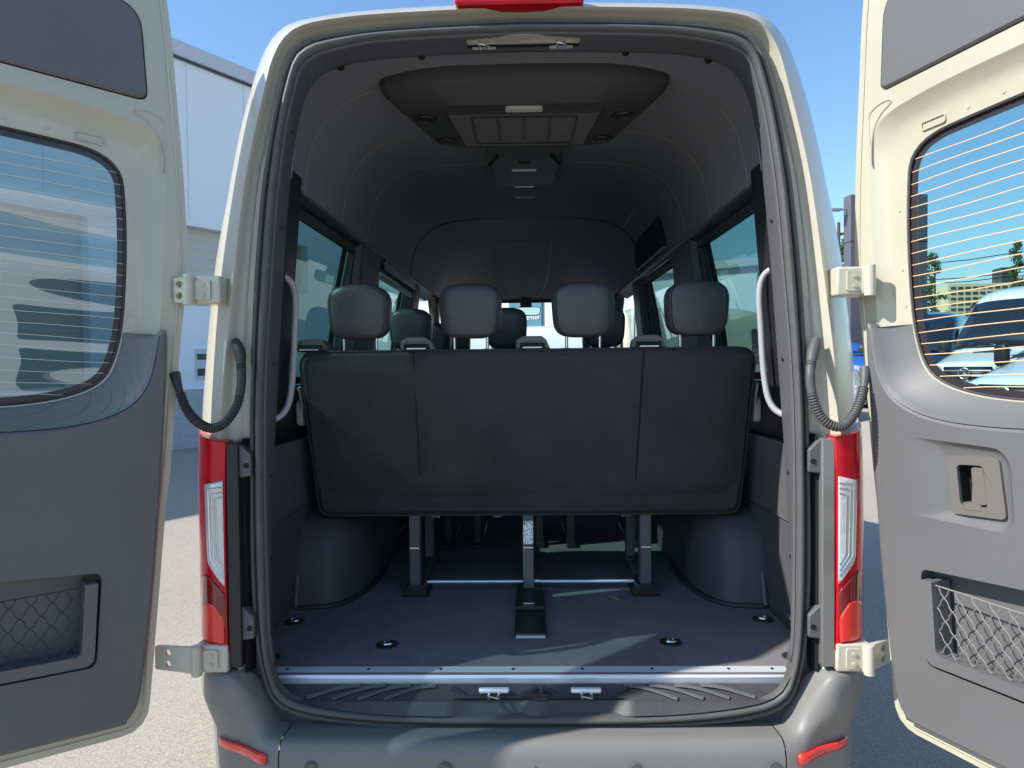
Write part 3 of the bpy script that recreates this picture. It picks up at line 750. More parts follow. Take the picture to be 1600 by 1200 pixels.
# ------------------------------------------------------------------ tail lights
for s_ in (1, -1):
    plan = crom([(.862, -.030), (.885, -.030), (.912, -.024), (.938, -.006), (.957, .02), (.975, .055), (.997, .10), (1.014, .15), (1.022, .22)], 4)
    zs = [.765, .79, .95, 1.1, 1.25, 1.365]
    m = MB(); rings = []
    for q, z in enumerate(zs):
        k = -.006 if q == 0 else (-.003 if q == len(zs) - 1 else 0)
        rings.append([(s_ * (x + k + .0 * z - .012 * max(0, z - 1.1)), y, z + (.022 * (x - .86) / .12 if q == len(zs) - 1 else 0)) for x, y in plan] + [(s_ * .93, .22, z), (s_ * .862, .06, z)])
    m.loft(rings, True, True, True)
    tl = m.build('tail_light', M['red'], van, smooth=40, bevel=.003)
    # clear insert
    def rear(x, z, t):
        # point on the lens rear surface
        for a, c in zip(plan, plan[1:]):
            if a[0] <= x <= c[0]: y = a[1] + (c[1] - a[1]) * (x - a[0]) / (c[0] - a[0] + 1e-9); break
        else: y = plan[0][1]
        return (s_ * x, y - t, z)
    def patch(name, poly, material, t=.003, k=6):
        mm = MB(); L_ = rpoly(poly, .012, 3); xs0 = min(p[0] for p in L_); 
        n = 9; zz_ = sorted(set([round(p[1], 4) for p in L_])); rows = []
        for z in [zz_[0] + (zz_[-1] - zz_[0]) * i / 24 for i in range(25)]:
            X = []
            for a, c in zip(L_, L_[1:] + L_[:1]):
                if (a[1] - z) * (c[1] - z) <= 0 and abs(a[1] - c[1]) > 1e-7: X.append(a[0] + (c[0] - a[0]) * (z - a[1]) / (c[1] - a[1]))
            if len(X) < 2: X = [L_[0][0], L_[0][0] + .002]
            xa, xb = min(X), max(X); rows.append([rear(xa + (xb - xa) * i / n, z, t) for i in range(n + 1)])
        mm.loft(rows, False); return mm.build(name, material, tl, smooth=60, solid=.002)
    patch('clear_lens', [(.864, .950), (.915, 1.02), (.922, 1.25), (.864, 1.257)], M['clear'], .004)
    for q in (.012, .026, .040):
        mm = MB(); mm.tube([rear(.866, 1.249 - q, .006), rear(.918 - q * .8, 1.245 - q, .006), rear(.914 - q * .8, 1.03 + q * .2, .006), rear(.866, .965 + q * 1.1, .006)], .0022, 6); mm.build('lens_rib', M['steel'], tl)
    patch('dark_lens', [(.864, .83), (.965, .83), (.94, .985), (.918, .985), (.864, .93)], M['red_dark'], .002)
    patch('lamp_reflector', [(.868, .79), (.962, .79), (.94, .90), (.90, .905), (.868, .86)], M['red_bright'], .004)
    # inner side filler and gap
    m = MB(); m.box((s_ * .824 if s_ > 0 else -.860, -.024, .715), (s_ * .860 if s_ > 0 else -.824, .10, 1.36)); m.build('lens_side', M['grey_lens'] if s_ > 0 else M['black'], tl, bevel=.003)
    m = MB(); m.loft([[(s_ * .806, .036, z), (s_ * .822, .0, z), (s_ * .83, .06, z), (s_ * .812, .06, z)] for z in (.69, 1.37)], True, True, True); m.build('gap_cover', M['black'], tl)
    for zc in (1.315, .845):
        m = MB(); m.loft([[(s_ * .828, y, zc - .055), (s_ * .828, y, zc + .045), (s_ * .792, y, zc + .012), (s_ * .792, y, zc - .05)] for y in (-.012, .03)], True, True, True); o = m.build('lamp_bracket', M['trim'], tl, bevel=.003)
        m = MB(); m.cyl((s_ * .804, -.014, zc - .02), .008, .004, 'Y', 12); m.build('bracket_hole', M['hole'], o)

# ------------------------------------------------------------------ bumper
def plan_pt(u):   # u 0..1 from centre outwards
    pts = [(0, -.085), (.35, -.083), (.70, -.078), (.80, -.068), (.875, -.052), (.925, -.022), (.960, .02), (.990, .07), (1.014, .13), (1.030, .20), (1.036, .45)]
    return pts
pp = crom(plan_pt(0), 5)
NB = len(pp)
def bump_rings(i0_, i1_, s_):
    out = []
    for i in range(i0_, i1_):
        x, y = pp[i]; dx, dy = (pp[min(i + 1, NB - 1)][0] - pp[max(i - 1, 0)][0]), (pp[min(i + 1, NB - 1)][1] - pp[max(i - 1, 0)][1]); L_ = sqrt(dx * dx + dy * dy); nx, ny = dy / L_, -dx / L_   # outward
        t = max(0, min(1, (x - .72) / .14)); t = t * t * (3 - 2 * t); zt = .515 + .215 * t * (1 if y < .12 else 1)
        def q(o, z):
            k_ = max(0, min(1, (.63 - z) / .18)); o = o - t * .045 * k_ * k_ * (3 - 2 * k_)
            return (s_ * (x + nx * o), y + ny * o, z)
        ins = .095 * (1 - t) + .035 * t
        out.append([q(-.05, .28), q(-.012, .31), q(.004, .36), q(.006, .42), q(.004, .488), q(-.004, .514), q(-.016 + .012 * t, .525 + .03 * t), q(-.03 + .027 * t, .529 + .075 * t), q(-.06 + .054 * t, .529 + .135 * t), q(-.085 + .075 * t, .528 + .166 * t), q(-.10 + .080 * t, .528 + .174 * t), q(-.15, .527 + .176 * t)])
    return out
kc = min(range(NB), key=lambda i: abs(pp[i][0] - .705))
bumper = empty('rear_bumper', parent=van)
m = MB(); c1 = bump_rings(0, kc + 1, 1); c2 = bump_rings(0, kc + 1, -1); m.loft(c2[::-1] + c1[1:], False); m.build('step_section', M['bumper'], bumper, smooth=50)
for s_ in (1, -1):
    m = MB(); rr = bump_rings(kc, NB, s_)
    rr[0] = [(p[0] + s_ * .0035, p[1], p[2]) for p in rr[0]]
    m.loft(rr, False); m.build('corner_section', M['bumper'], bumper, smooth=50)
    m = MB(); m.loft([[(s_ * x, y + .012, .30), (s_ * x, y + .012, .5)] for x, y in pp[kc - 1:kc + 2]], False); m.build('joint_gap', M['hole'], bumper)
    # red reflectors
    rows = []
    rr_ = bump_rings(0, NB, s_)
    for i in range(NB):
        if not .712 < pp[i][0] < .93: continue
        g_ = rr_[i]; k_ = (pp[i][0] - .712) / .22
        def at_z(z):
            for p_, q_ in zip(g_, g_[1:]):
                if p_[2] <= z <= q_[2]: f_ = (z - p_[2]) / (q_[2] - p_[2] + 1e-9); return (p_[0] + (q_[0] - p_[0]) * f_, p_[1] + (q_[1] - p_[1]) * f_ - .006, z)
        rows.append([at_z(.468 + .014 * k_), at_z(.482 + .012 * k_), at_z(.497 + .008 * k_)])
    m = MB(); m.loft(rows, False); m.build('reflector', M['red_bright'], bumper, solid=.006, smooth=60, recalc=True)
for x in (-.61, -.235, .29, .67):
    y = -.098 if abs(x) < .5 else -.090
    z = .462
    m = MB(); m.cyl((x, y, z), .014, .01, 'Y', 20); m.tube([(x + .0165 * cos(a), y + .002, z + .0165 * sin(a)) for a in [2 * pi * i / 20 for i in range(20)]], .0022, 6, closed=True); m.build('parking_sensor', M['sensor'], bumper)
m = MB(); m.box((.012, -.0935, .36), (.0145, -.07, .470)); m.build('bumper_crease', M['sensor'], bumper)

# ------------------------------------------------------------------ rear doors
T2 = radians(2.0); Z0 = .55
EDGE = [(.075, 2.62), (.055, 2.51), (.030, 2.32), (.004, 2.12), (-.018, 1.88), (-.013, 1.72), (-.005, 1.50), (0, 1.30), (.008, 1.15), (.013, .97), (.018, .81), (.022, .68)]
DW = .93
TOPC = [(DW - .004, 2.70), (.5, 2.70), (.22, 2.695), (.12, 2.67)]
def door_outline():
    left = crom(EDGE, 4)
    bottom = rpoly([(.022, .70), (.026, .552), (DW, .545), (DW, 2.70)], [0, .11, .05, 0], 8)[1:-1]
    return left + bottom + TOPC
DO = arcres(door_outline(), 200)
WIN = crom([(.132, 1.80), (.134, 1.70), (.142, 1.63), (.160, 1.565), (.185, 1.528), (.225, 1.503), (.28, 1.483), (.36, 1.467), (.47, 1.458), (.60, 1.462), (.70, 1.48), (.77, 1.51), (.808, 1.56), (.825, 1.64), (.83, 1.80), (.825, 2.0), (.81, 2.09), (.775, 2.135), (.70, 2.152), (.5, 2.158), (.30, 2.156), (.235, 2.151), (.187, 2.133), (.155, 2.095), (.143, 2.02), (.135, 1.92)], 5, True)
WIN = arcres(WIN, 120)
REB = crom([(.046, 1.80), (.048, 1.62), (.06, 1.50), (.10, 1.44), (.2, 1.40), (.47, 1.38), (.75, 1.40), (.86, 1.45), (.89, 1.55), (.895, 1.8), (.89, 2.10), (.875, 2.18), (.83, 2.23), (.70, 2.25), (.5, 2.255), (.30, 2.257), (.20, 2.252), (.13, 2.243), (.085, 2.222), (.060, 2.185), (.050, 2.13), (.047, 1.98)], 5, True)
REB = arcres(REB, 120)
UP = rpoly([(.104, 2.305), (.86, 2.30), (.86, 2.56), (.135, 2.56)], [.03, .04, .05, .07], 7)
TRIM_BODY = [(.032, 1.668), (.055, 1.668), (.062, 1.60), (.075, 1.535), (.105, 1.483), (.155, 1.447), (.225, 1.422), (.32, 1.407), (.47, 1.40), (.62, 1.407), (.73, 1.425), (.80, 1.455), (.85, 1.51), (.875, 1.60), (.88, 1.668), (.90, 1.668), (.905, 1.3), (.905, .70), (.89, .63), (.84, .60), (.15, .592), (.09, .602), (.062, .64), (.05, .72), (.036, .95), (.030, 1.2), (.028, 1.45)]
POCK = rpoly([(.168, .772), (.76, .772), (.76, 1.045), (.166, 1.024)], .022, 6)
HNDL = rpoly([(.262, 1.182), (.402, 1.186), (.392, 1.330), (.258, 1.327)], .016, 6)
def make_door(side, rotdeg, E):
    name = 'rear_door'
    sg = 1 if side == 'L' else -1
    D = lambda s, z, t: (sg * s, t, z - Z0)
    m = MB()
    # inner frame sheet with openings
    m.plate(DO, [REB, UP, offs(POCK, -.004)] + ([offs(HNDL, .004)] if side == 'R' else []), D, -.012, 0)
    # outer skin
    win_o = offs(WIN, -.0)
    DOo = offs(DO, .045)
    m.plate(DOo, [offs(WIN, .01)], D, -.057, -.052)
    # rim round the edge
    m.loft([[D(s, z, t) for s, z in lp] for lp, t in ((DO, -.012), (offs(DO, .004), -.020), (offs(DO, .016), -.034), (DOo, -.052))], True)
    # rebate down to the glass
    rb = REB; wn = WIN
    k0 = min(range(120), key=lambda i: (wn[i][0] - rb[0][0]) ** 2 + (wn[i][1] - rb[0][1]) ** 2)
    wn = wn[k0:] + wn[:k0]
    mid_ = mixl(rb, wn, .30); mid2 = mixl(rb, wn, .48)
    m.loft([[D(s, z, t) for s, z in lp] for lp, t in ((rb, 0), (mixl(rb, wn, .06), -.004), (mid_, -.022), (mid2, -.028), (mixl(rb, wn, .62), -.030), (mixl(rb, wn, .97), -.032), (wn, -.040), (wn, -.052))], True)
    # stamped edges in the frame
    m.tube([D(s, z, .001) for s, z in offs(DO, .018)], .003, 6, closed=True)
    for pts in ([(.075, 2.245), (.08, 2.30), (.12, 2.27)],):
        m.tube([D(s, z, .0008) for s, z in crom([(.060, 2.12), (.060, 2.235), (.066, 2.262), (.09, 2.275), (.125, 2.277), (.14, 2.268), (.105, 2.25), (.075, 2.215), (.062, 2.16)], 3, True)], .0022, 5, closed=True)
    door = m.build(name, M['paint_in'], van, smooth=40)
    ax = Vector((sg * sin(T2), 0, cos(T2)))
    R_ = Matrix.Rotation(radians(-rotdeg * sg), 4, ax)
    door.matrix_world = Matrix.Translation(Vector(E)) @ R_
    door['label'] = 'left rear door, swung furthest open' if side == 'L' else 'right rear door with inner release handle'
    # pressed slots on the rebate
    for s_, w2, z in ((.235, .034, 2.178), (.52, .03, 2.182)):
        mm = MB(); lp = rpoly([(s_ - w2, z - .010), (s_ + w2, z - .010), (s_ + w2, z + .010), (s_ - w2, z + .010)], .006)
        mm.tube([D(a, b_, -.028) for a, b_ in lp], .0022, 5, closed=True); mm.build('pressed_slot', M['paint_in'], door)
    for (s_, z) in ((.115, 1.98), (.112, 1.82), (.115, 1.72), (.33, 2.18), (.42, 2.18)):
        mm = MB(); mm.cyl(D(s_, z, -.033), .006, .004, 'Y', 12, r2=.0045); mm.build('spot_clip', M['paint_in'], door)
    # upper trim panel
    mm = MB(); u2 = offs(UP, .004)
    mm.loft([[D(s, z, t) for s, z in lp] for lp, t in ((u2, -.010), (u2, .002), (offs(UP, .010), .007))], True, False, False)
    mm.plate(offs(UP, .0099), [], D, .0, .007)
    mm.build('upper_trim_panel', M['door_plastic'], door, smooth=50)
    # glass
    mm = MB(); mm.plate(offs(WIN, -.004), [], D, -.046, -.046) if False else mm.add([D(s, z, -.044) for s, z in offs(WIN, -.003)], [tuple(range(len(WIN)))])
    gl_ = mm.build('window_glass', M['glass_door'] if side == 'L' else M['glass_right'], door, recalc=False)
    mm = MB(); wi = offs(WIN, .020); mm.plate(offs(WIN, -.002), [wi], D, -.0432, -.0415); mm.build('glass_border', M['frit'], door)
    mm = MB(); nl = 21
    for i in range(nl):
        z = 1.492 + .0306 * i; X = []
        for a, c in zip(offs(WIN, .004), offs(WIN, .004)[1:] + offs(WIN, .004)[:1]):
            if (a[1] - z) * (c[1] - z) < 0: X.append(a[0] + (c[0] - a[0]) * (z - a[1]) / (c[1] - a[1]))
        if len(X) >= 2: mm.tube([D(min(X) + (max(X) - min(X)) * j / 8, z + .0016 * sin(j * 1.3 + i), -.0405) for j in range(9)], .0005 if side == 'L' else .0013, 5)
    mm.build('heater_lines', M['heater_pale'] if side == 'L' else M['heater'], door)
    mm = MB(); mm.tube([D(s, z, -.036) for s, z in offs(WIN, .001)], .0032, 6, closed=True); mm.build('window_rubber', M['rubber_dark'], door)
    # lower trim panel
    TB = []
    tb = TRIM_BODY
    TB = arcres(crom(tb, 4, True), 240)
    TB = [p for p in TB]
    POC = rpoly([(.168, .772), (.76, .772), (.76, 1.045), (.166, 1.024)], .022, 6)
    HND = rpoly([(.262, 1.182), (.402, 1.186), (.392, 1.330), (.258, 1.327)], .016, 6)
    HR = rpoly([(.14, 1.165), (.40, 1.155), (.425, 1.18), (.425, 1.32), (.40, 1.352), (.13, 1.372)], [.02, .03, .03, .03, .03, .02], 5)
    PT = .030
    mm = MB()
    holes = [POC]
    if side == 'R': holes.append(arcres(HR, 90))
    inner = offs(TB, .010)
    mm.plate(inner, holes, D, PT - .004, PT)
    mm.loft([[D(s, z, t) for s, z in lp] for lp, t in ((TB, -.002), (TB, PT - .010), (offs(TB, .003), PT - .003), (inner, PT))], True)
    # sloped apron from the ledge to the glass
    led = crom([(.055, 1.668), (.062, 1.60), (.075, 1.535), (.105, 1.483), (.155, 1.447), (.225, 1.422), (.32, 1.407), (.47, 1.40), (.62, 1.407), (.73, 1.425), (.80, 1.455), (.85, 1.51), (.875, 1.60), (.88, 1.668)], 5)
    wl = crom([(.139, 1.668), (.143, 1.63), (.160, 1.565), (.185, 1.528), (.225, 1.503), (.28, 1.483), (.36, 1.467), (.47, 1.458), (.60, 1.462), (.70, 1.48), (.77, 1.51), (.806, 1.56), (.823, 1.63), (.826, 1.668)], 5)
    led = arcres(led, 90, False); wl = arcres(wl, 90, False)
    fr = offs([(p[0], p[1]) for p in led], 0)
    rows = []
    for t_, tt in ((0, PT - .001), (.04, PT - .0035), (.12, PT - .012), (.35, PT - .031), (.6, PT - .046), (.85, PT - .058), (1, PT - .066), (1, PT - .072)):
        rows.append([D(a[0] * (1 - t_) + c[0] * t_, a[1] * (1 - t_) + c[1] * t_, tt) for a, c in zip(led, wl)])
    mm.loft(rows, False)
    # end caps of the apron
    for q in (0, -1):
        mm.add([D(led[q][0], led[q][1], PT - .002), D(wl[q][0], wl[q][1], PT - .066), D(wl[q][0], wl[q][1], -.04), D(led[q][0], led[q][1], -.002)], [(0, 1, 2, 3)])
    tp = mm.build('lower_trim_panel', M['door_plastic'], door, smooth=40)
    # recess around the handle
    if side == 'R':
        hr = arcres(HR, 90); mm = MB()
        hr2 = arcres(rpoly([(.22, 1.178), (.402, 1.172), (.411, 1.19), (.409, 1.31), (.398, 1.338), (.22, 1.352)], [.02, .02, .02, .02, .02, .02], 5), 90)
        k0 = min(range(90), key=lambda i: (hr2[i][0] - hr[0][0]) ** 2 + (hr2[i][1] - hr[0][1]) ** 2); hr2 = hr2[k0:] + hr2[:k0]
        dep = lambda s: .014 * max(0, min(1, (s - .15) / .15))
        mm.loft([[D(s, z, PT) for s, z in hr], [D(s, z, PT - dep(s) * .25) for s, z in mixl(hr, hr2, .2)], [D(s, z, PT - dep(s) * .8) for s, z in mixl(hr, hr2, .75)], [D(s, z, PT - dep(s)) for s, z in hr2]], True)
        hb = arcres(HND, 90); k0 = min(range(90), key=lambda i: (hb[i][0] - hr2[0][0]) ** 2 + (hb[i][1] - hr2[0][1]) ** 2); hb = hb[k0:] + hb[:k0]
        mm.loft([[D(s, z, PT - dep(s)) for s, z in hr2], [D(s, z, PT - .014) for s, z in hb]], True)
        mm.build('handle_recess', M['door_plastic'], door, smooth=50)
        mm = MB(); HO = rpoly([(.287, 1.205), (.358, 1.208), (.352, 1.308), (.283, 1.306)], .012, 5)
        mm.plate(HND, [HO], D, PT - .016, PT - .006)
        hd = mm.build('release_handle', M['grab_dark'], door, bevel=.003)
        mm = MB(); mm.plate(offs(HO, -.003), [], D, PT - .05, PT - .045)
        mm.loft([[D(s, z, t) for s, z in HO] for t in (PT - .045, PT - .014)], True); mm.build('handle_well', M['hole'], hd)
        mm = MB(); lv = rpoly([(.322, 1.212), (.356, 1.214), (.350, 1.302), (.320, 1.302)], .008, 5); mm.plate(lv, [], D, PT - .03, PT - .008)
        lo_ = rpoly([(.296, 1.190 + .006), (.342, 1.196 + .002), (.340, 1.212), (.296, 1.216)], .006, 4); mm.plate(lo_, [], D, PT - .03, PT - .005)
        mm.plate([(.312, 1.214), (.326, 1.214), (.326, 1.262), (.316, 1.258), (.312, 1.222)], [], D, PT - .03, PT - .014)
        mm.build('lever', M['grab_dark'], hd, bevel=.002)
    # storage pocket
    mm = MB()
    mm.loft([[D(s, z, t) for s, z in lp] for lp, t in ((POC, PT), (POC, -.020), (offs(POC, .012), -.034))], True)
    mm.add([D(s, z, -.034) for s, z in offs(POC, .0119)], [tuple(range(len(POC)))])
    po = mm.build('storage_pocket', M['door_plastic'], door, smooth=40)
    # pocket frame: U-shaped lip standing proud
    OUT = rpoly([(.176, .782), (.752, .782), (.752, 1.0), (.716, 1.0), (.716, .812), (.206, .812), (.206, 1.0), (.176, 1.0)], [.028, .028, .004, .004, .018, .018, .004, .004], 6)
    mm = MB(); mm.plate(OUT, [], D, PT - .012, PT + .012)
    mm.plate([(.190, .796), (.206, .796), (.206, 1.0), (.190, 1.0)], [], D, -.02, PT - .011); mm.plate([(.716, .796), (.73, .796), (.73, 1.0), (.716, 1.0)], [], D, -.02, PT - .011)
    mm.plate([(.206, .796), (.716, .796), (.716, .808), (.206, .808)], [], D, -.02, PT - .011)
    mm.build('pocket_frame', M['door_plastic'], door, smooth=30, bevel=.002)
    # net
    mm = MB(); s0, s1, z0, z1 = .207, .715, .813, .985; pw_, ph_ = .046, .030
    def clip(pa, pb):
        return s0 <= pa[0] <= s1 and s0 <= pb[0] <= s1 and z0 <= pa[1] <= z1 and z0 <= pb[1] <= z1
    def bl2(s, z): return PT + .002 + .010 * sin(pi * (s - s0) / (s1 - s0)) * sin(pi * min(1, max(0, (z - z0) / (z1 - z0 + .05)))) - .004
    rr = 0.0014 if side == 'L' else .0016
    for fam in (1, -1):
        for i in range(-14, 30):
            path = []
            for q in range(60):
                z = z0 + (z1 - z0) * q / 59
                ph = (z - z0) / ph_; s = s0 + i * pw_ + fam * (ph * pw_ / 2 + .0022 * sin(2 * pi * ph))
                if s0 <= s <= s1: path.append(D(s, z, bl2(s, z)))
                else:
                    if len(path) > 2: mm.tube(path, rr, 4)
                    path = []
            if len(path) > 2: mm.tube(path, rr, 4)
    mm.tube([D(s0 + (s1 - s0) * q / 20, z1 - .0 + .004 * cos(2 * pi * q / 20), bl2(s0 + (s1 - s0) * q / 20, z1)) for q in range(21)], .0022, 5)
    mm.build('pocket_net', M['net'] if side == 'L' else M['net_r'], door)
    return door
M['grab_dark'] = mat('taupe_handle_plastic', (.145, .135, .125), .45, bump=(900, .15, .0004))
EL = (-1.062, -.042, Z0); ER = (1.021, .0, Z0)
doorL = make_door('L', 138, EL); doorR = make_door('R', 110, ER)

# hinges
def hinge(s_, zc, Exz, dY, parent=van):
    xb, xd = .86, Exz
    m = MB(); m.box((s_ * xb if s_ > 0 else -.955, -.035, zc - .040), (.955 if s_ > 0 else -xb, .03, zc + .040)); h = m.build('door_hinge', M['paint'], van, bevel=.006)
    m = MB()
    a = Vector((s_ * .93, -.045)); b_ = Vector((s_ * xd, dY)); d = (b_ - a).normalized(); n_ = Vector((-d.y, d.x)) * .006
    pl = rpoly([(0, -.038), ((b_ - a).length, -.034), ((b_ - a).length, .034), (0, .038)], .006, 3)
    L_ = (b_ - a).length
    holes = []
    for zz_ in (-.016, .016):
        holes.append([(L_ * .72 + .0105 * cos(2 * pi * q / 16), zz_ + .0105 * sin(2 * pi * q / 16)) for q in range(16)])
    f = lambda u_, v_, t: (a.x + d.x * u_ + n_.x * t, a.y + d.y * u_ + n_.y * t, zc + v_)
    m.plate(pl, holes, f, -1, 1); m.build('hinge_arm', M['paint'], h, bevel=.002)
    m = MB(); m.cyl((s_ * .945, -.045, zc - .043), .015, .086, 'Z', 20); m.build('hinge_barrel', M['paint'], h, bevel=.002)
    m = MB(); m.plate(rpoly([(.885, zc - .028), (.928, zc - .028), (.928, zc + .028), (.885, zc + .028)], .006), [], lambda x, z, t: (s_ * x, t, z), -.042, -.034); 
    for zz_ in (-.014, .014): m.cyl((s_ * .905, -.046, zc + zz_), .006, .006, 'Y', 12)
    m.build('bolt_plate', M['paint_in'], h, bevel=.002)
hinge(-1, 1.795, .99, -.03); hinge(-1, .745, 1.075, -.015)
hinge(1, 1.797, .945, -.005); hinge(1, .745, 1.03, .02)

# cable conduits between body and doors
def conduit(pts, s_):
    path = crom(pts, 14); N_ = len(path)
    path = arcres(path, 260, False)
    rs = []
    for i in range(260):
        f = i / 259
        if f < .12: rs.append(.0095 + .006 * (1 - f / .12))
        elif .66 < f < .80: rs.append(.0125)
        elif f > .84: rs.append(.0125 + .004 * sin(pi * (f - .84) / .16))
        else: rs.append(.0108 if (i // 2) % 2 else .0140)
    m = MB(); m.tube(path, rs, 12); m.build('cable_conduit', M['rubber_dark'] if s_ < 0 else M['rubber'], van, smooth=50)
def px(x, y, Y):
    d = fw * F + rt * (x - 800) + up * (600 - y); d = d / d.y; return tuple(CAM + d * (Y - CAM.y))
conduit([px(273, 583, -.02), px(281, 612, -.03), px(291, 638, -.04), px(307, 658, -.05), px(328, 669, -.055), px(347, 664, -.055), px(362, 648, -.05), px(372, 628, -.045), px(377, 600, -.04), px(377, 575, -.03), px(375, 552, -.015), px(368, 533, .01)], -1)
conduit([px(1352, 575, .0), px(1350, 602, -.02), px(1343, 630, -.04), px(1330, 654, -.05), px(1312, 667, -.055), px(1292, 660, -.055), px(1277, 641, -.05), px(1268, 610, -.045), px(1266, 582, -.04), px(1269, 557, -.015), px(1276, 530, .01)], 1)

# ------------------------------------------------------------------ other vehicles
def make_van(name, label, paint, loc, rot, H=2.6, L_=5.8, Wd=1.96, group=None, glass_sides=False, emblem=True, short=False):
    """front faces -Y in local space, centre of front axle line near origin"""
    e = empty(name, label, 'van', loc, rot, group)
    hw = Wd / 2
    # stations along y from the nose (0) to the tail (L)
    def top(y):
        K = [(0, .72), (.05, .92), (.18, 1.08), (.95, 1.32), (1.15, 1.40), (1.95, H - .30), (2.25, H - .10), (2.8, H), (L_ - .3, H), (L_ - .05, H - .08), (L_, H - .3)]
        for a, c in zip(K, K[1:]):
            if a[0] <= y <= c[0]: return a[1] + (c[1] - a[1]) * (y - a[0]) / (c[0] - a[0])
    ys_ = [0, .05, .18, .4, .7, .95, 1.15, 1.35, 1.55, 1.75, 1.95, 2.1, 2.25, 2.5, 2.8, 3.3, 4.0, L_ - 1, L_ - .3, L_ - .05, L_]
    rings = []
    for y in ys_:
        t = top(y); k = max(0, 1 - y / .9); nw = hw * (1 - .20 * k ** 2)
        pr = []
        tumble = .10 * max(0, (t - 1.2) / 1.4)
        for f, xf in ((0, .93), (.04, .985), (.2, 1), (.45, 1.0), (.62, .975), (.8, .935), (.9, .885), (.955, .82), (.985, .70), (1, .45), (1.004, 0)):
            z = .32 + (t - .32) * f; pr.append((nw * (xf if t > 1.5 else (1 - (1 - xf) * (1.25 if f > .5 else 1))), y, z))
        rings.append(pr + [(-p[0], p[1], p[2]) for p in pr[::-1][1:]])
    m = MB(); m.loft(rings, True, True, True); body = m.build('body', paint, e, smooth=40)
    # windscreen
    rows = []
    for f in (0, .33, .66, 1):
        y = 1.17 + .76 * f; t = top(y) + .004; hwid = (.86 - .10 * f) * hw / .98
        rows.append([(hwid * q, y - .02 - .03 * (1 - q * q), t - .055 * q ** 4) for q in (-1, -.7, -.3, 0, .3, .7, 1)])
    m = MB(); m.loft(rows, False); m.build('windscreen', M['dark_glass'], e, solid=.01)
    m = MB()
    for s_ in (1, -1): m.tube([(s_ * .80, 1.12, 1.41), (s_ * .55, 1.10, 1.42), (s_ * .1, 1.12, 1.43)], .008, 5)
    m.build('wiper', M['black'], e)
    for s_ in (1, -1):
        def sx(z): return hw * (1.0 - .075 * max(0, (z - 1.3)) / 1.0) + .004
        f = lambda y, z, t: (s_ * (sx(z) - .004 + t), y, z)
        m = MB(); m.plate(rpoly([(1.42, 1.28), (2.62, 1.20), (2.62, min(H - .45, 1.95)), (2.05, min(H - .45, 1.95)), (1.50, 1.42)], .05), [], f, -.02, .012); m.build('door_window', M['dark_glass'], e)
        if glass_sides:
            for ya, yb in ((2.85, 3.9), (4.05, 5.2)):
                m = MB(); m.plate(rpoly([(ya, 1.25), (yb, 1.25), (yb, 1.95), (ya, 1.95)], .07), [], f, -.02, .010); m.build('side_window', M['dark_glass'], e)
        m = MB()
        for y in (1.30, 2.72, 4.05):
            m.box((s_ * hw - .006, y - .004, .55), (s_ * hw + .006, y + .004, 1.25))
        m.build('door_seam', M['rubber_dark'], e)
        m = MB(); m.box((s_ * hw - .01, 1.0, .55), (s_ * hw + .018, L_ - .9, .66)); m.build('side_moulding', M['black'], e, bevel=.01)
        # mirrors
        m = MB(); m.loft(superell((s_ * (hw + .17), 1.38, 1.42), (.20, .12, .34), .5, .5, 14, 10), True, True, True); m.tube([(s_ * hw * .97, 1.45, 1.28), (s_ * (hw + .12), 1.40, 1.32)], .03, 8); m.build('wing_mirror', M['black'], e, smooth=80)
        # headlights
        rows = []
        for f_ in (0, .5, 1):
            z = .86 + .17 * f_; rows.append([(s_ * (hw * .80 * (1 - .0 * q) * (.62 + .38 * q)) if False else s_ * (hw * (.50 + .33 * q)), -.012 + .26 * q ** 2.2 + .08 * f_, z + .06 * q) for q in (0, .25, .5, .75, 1)])
        m = MB(); m.loft(rows, False); m.build('headlight', M['headlamp'], e, solid=.02, smooth=60)
    # grille, bumper
    m = MB(); m.loft([[(q * .43, -.020 + .05 * abs(q) ** 2 + .05 * f_, .78 + .25 * f_) for q in (-1, -.5, 0, .5, 1)] for f_ in (0, .5, 1)], False); gr_ = m.build('grille', M['black'], e, solid=.02)
    m = MB()
    for f_ in (.3, .7): m.tube([(q * .42, -.038 + .05 * abs(q) ** 2 + .05 * f_, .78 + .25 * f_) for q in (-1, -.5, 0, .5, 1)], .012, 6)
    m.build('grille_bar', M['rim'], gr_)
    if emblem:
        m = MB(); m.tube([(.10 * cos(a), -.055, .905 + .10 * sin(a)) for a in [2 * pi * i / 28 for i in range(28)]], .010, 6, closed=True)
        for a in (pi / 2, pi / 2 + 2 * pi / 3, pi / 2 + 4 * pi / 3): m.tube([(0, -.056, .905), (.095 * cos(a), -.056, .905 + .095 * sin(a))], [.014, .003], 6)
        m.build('emblem', M['steel'], gr_)
    m = MB(); m.loft([[(q * hw * .93, -.045 + .22 * abs(q) ** 4, z) for q in (-1, -.8, -.5, 0, .5, .8, 1)] for z in (.34, .5, .70)], False); m.build('front_bumper', paint, e, solid=.06, smooth=50)
    m = MB(); m.box((-.36, -.085, .40), (.36, -.05, .55)); m.build('lower_intake', M['black'], e, bevel=.01)
    # hood vent
    m = MB(); m.loft([[(-.30, .86, 1.305), (.30, .86, 1.305)], [(-.34, 1.0, 1.345), (.34, 1.0, 1.345)]], False); m.build('hood_vent', M['black'], e, solid=.01)
    # antenna / tail lights
    m = MB(); m.tube([(0, 2.35, H - .1), (0, 2.5, H + .18)], .006, 5); m.build('antenna', M['black'], e)
    for s_ in (1, -1):
        m = MB(); m.box((s_ * hw - .06, L_ - .12, .9), (s_ * hw + .004, L_ + .004, 1.5)); m.build('tail_light', M['red'], e, bevel=.01)
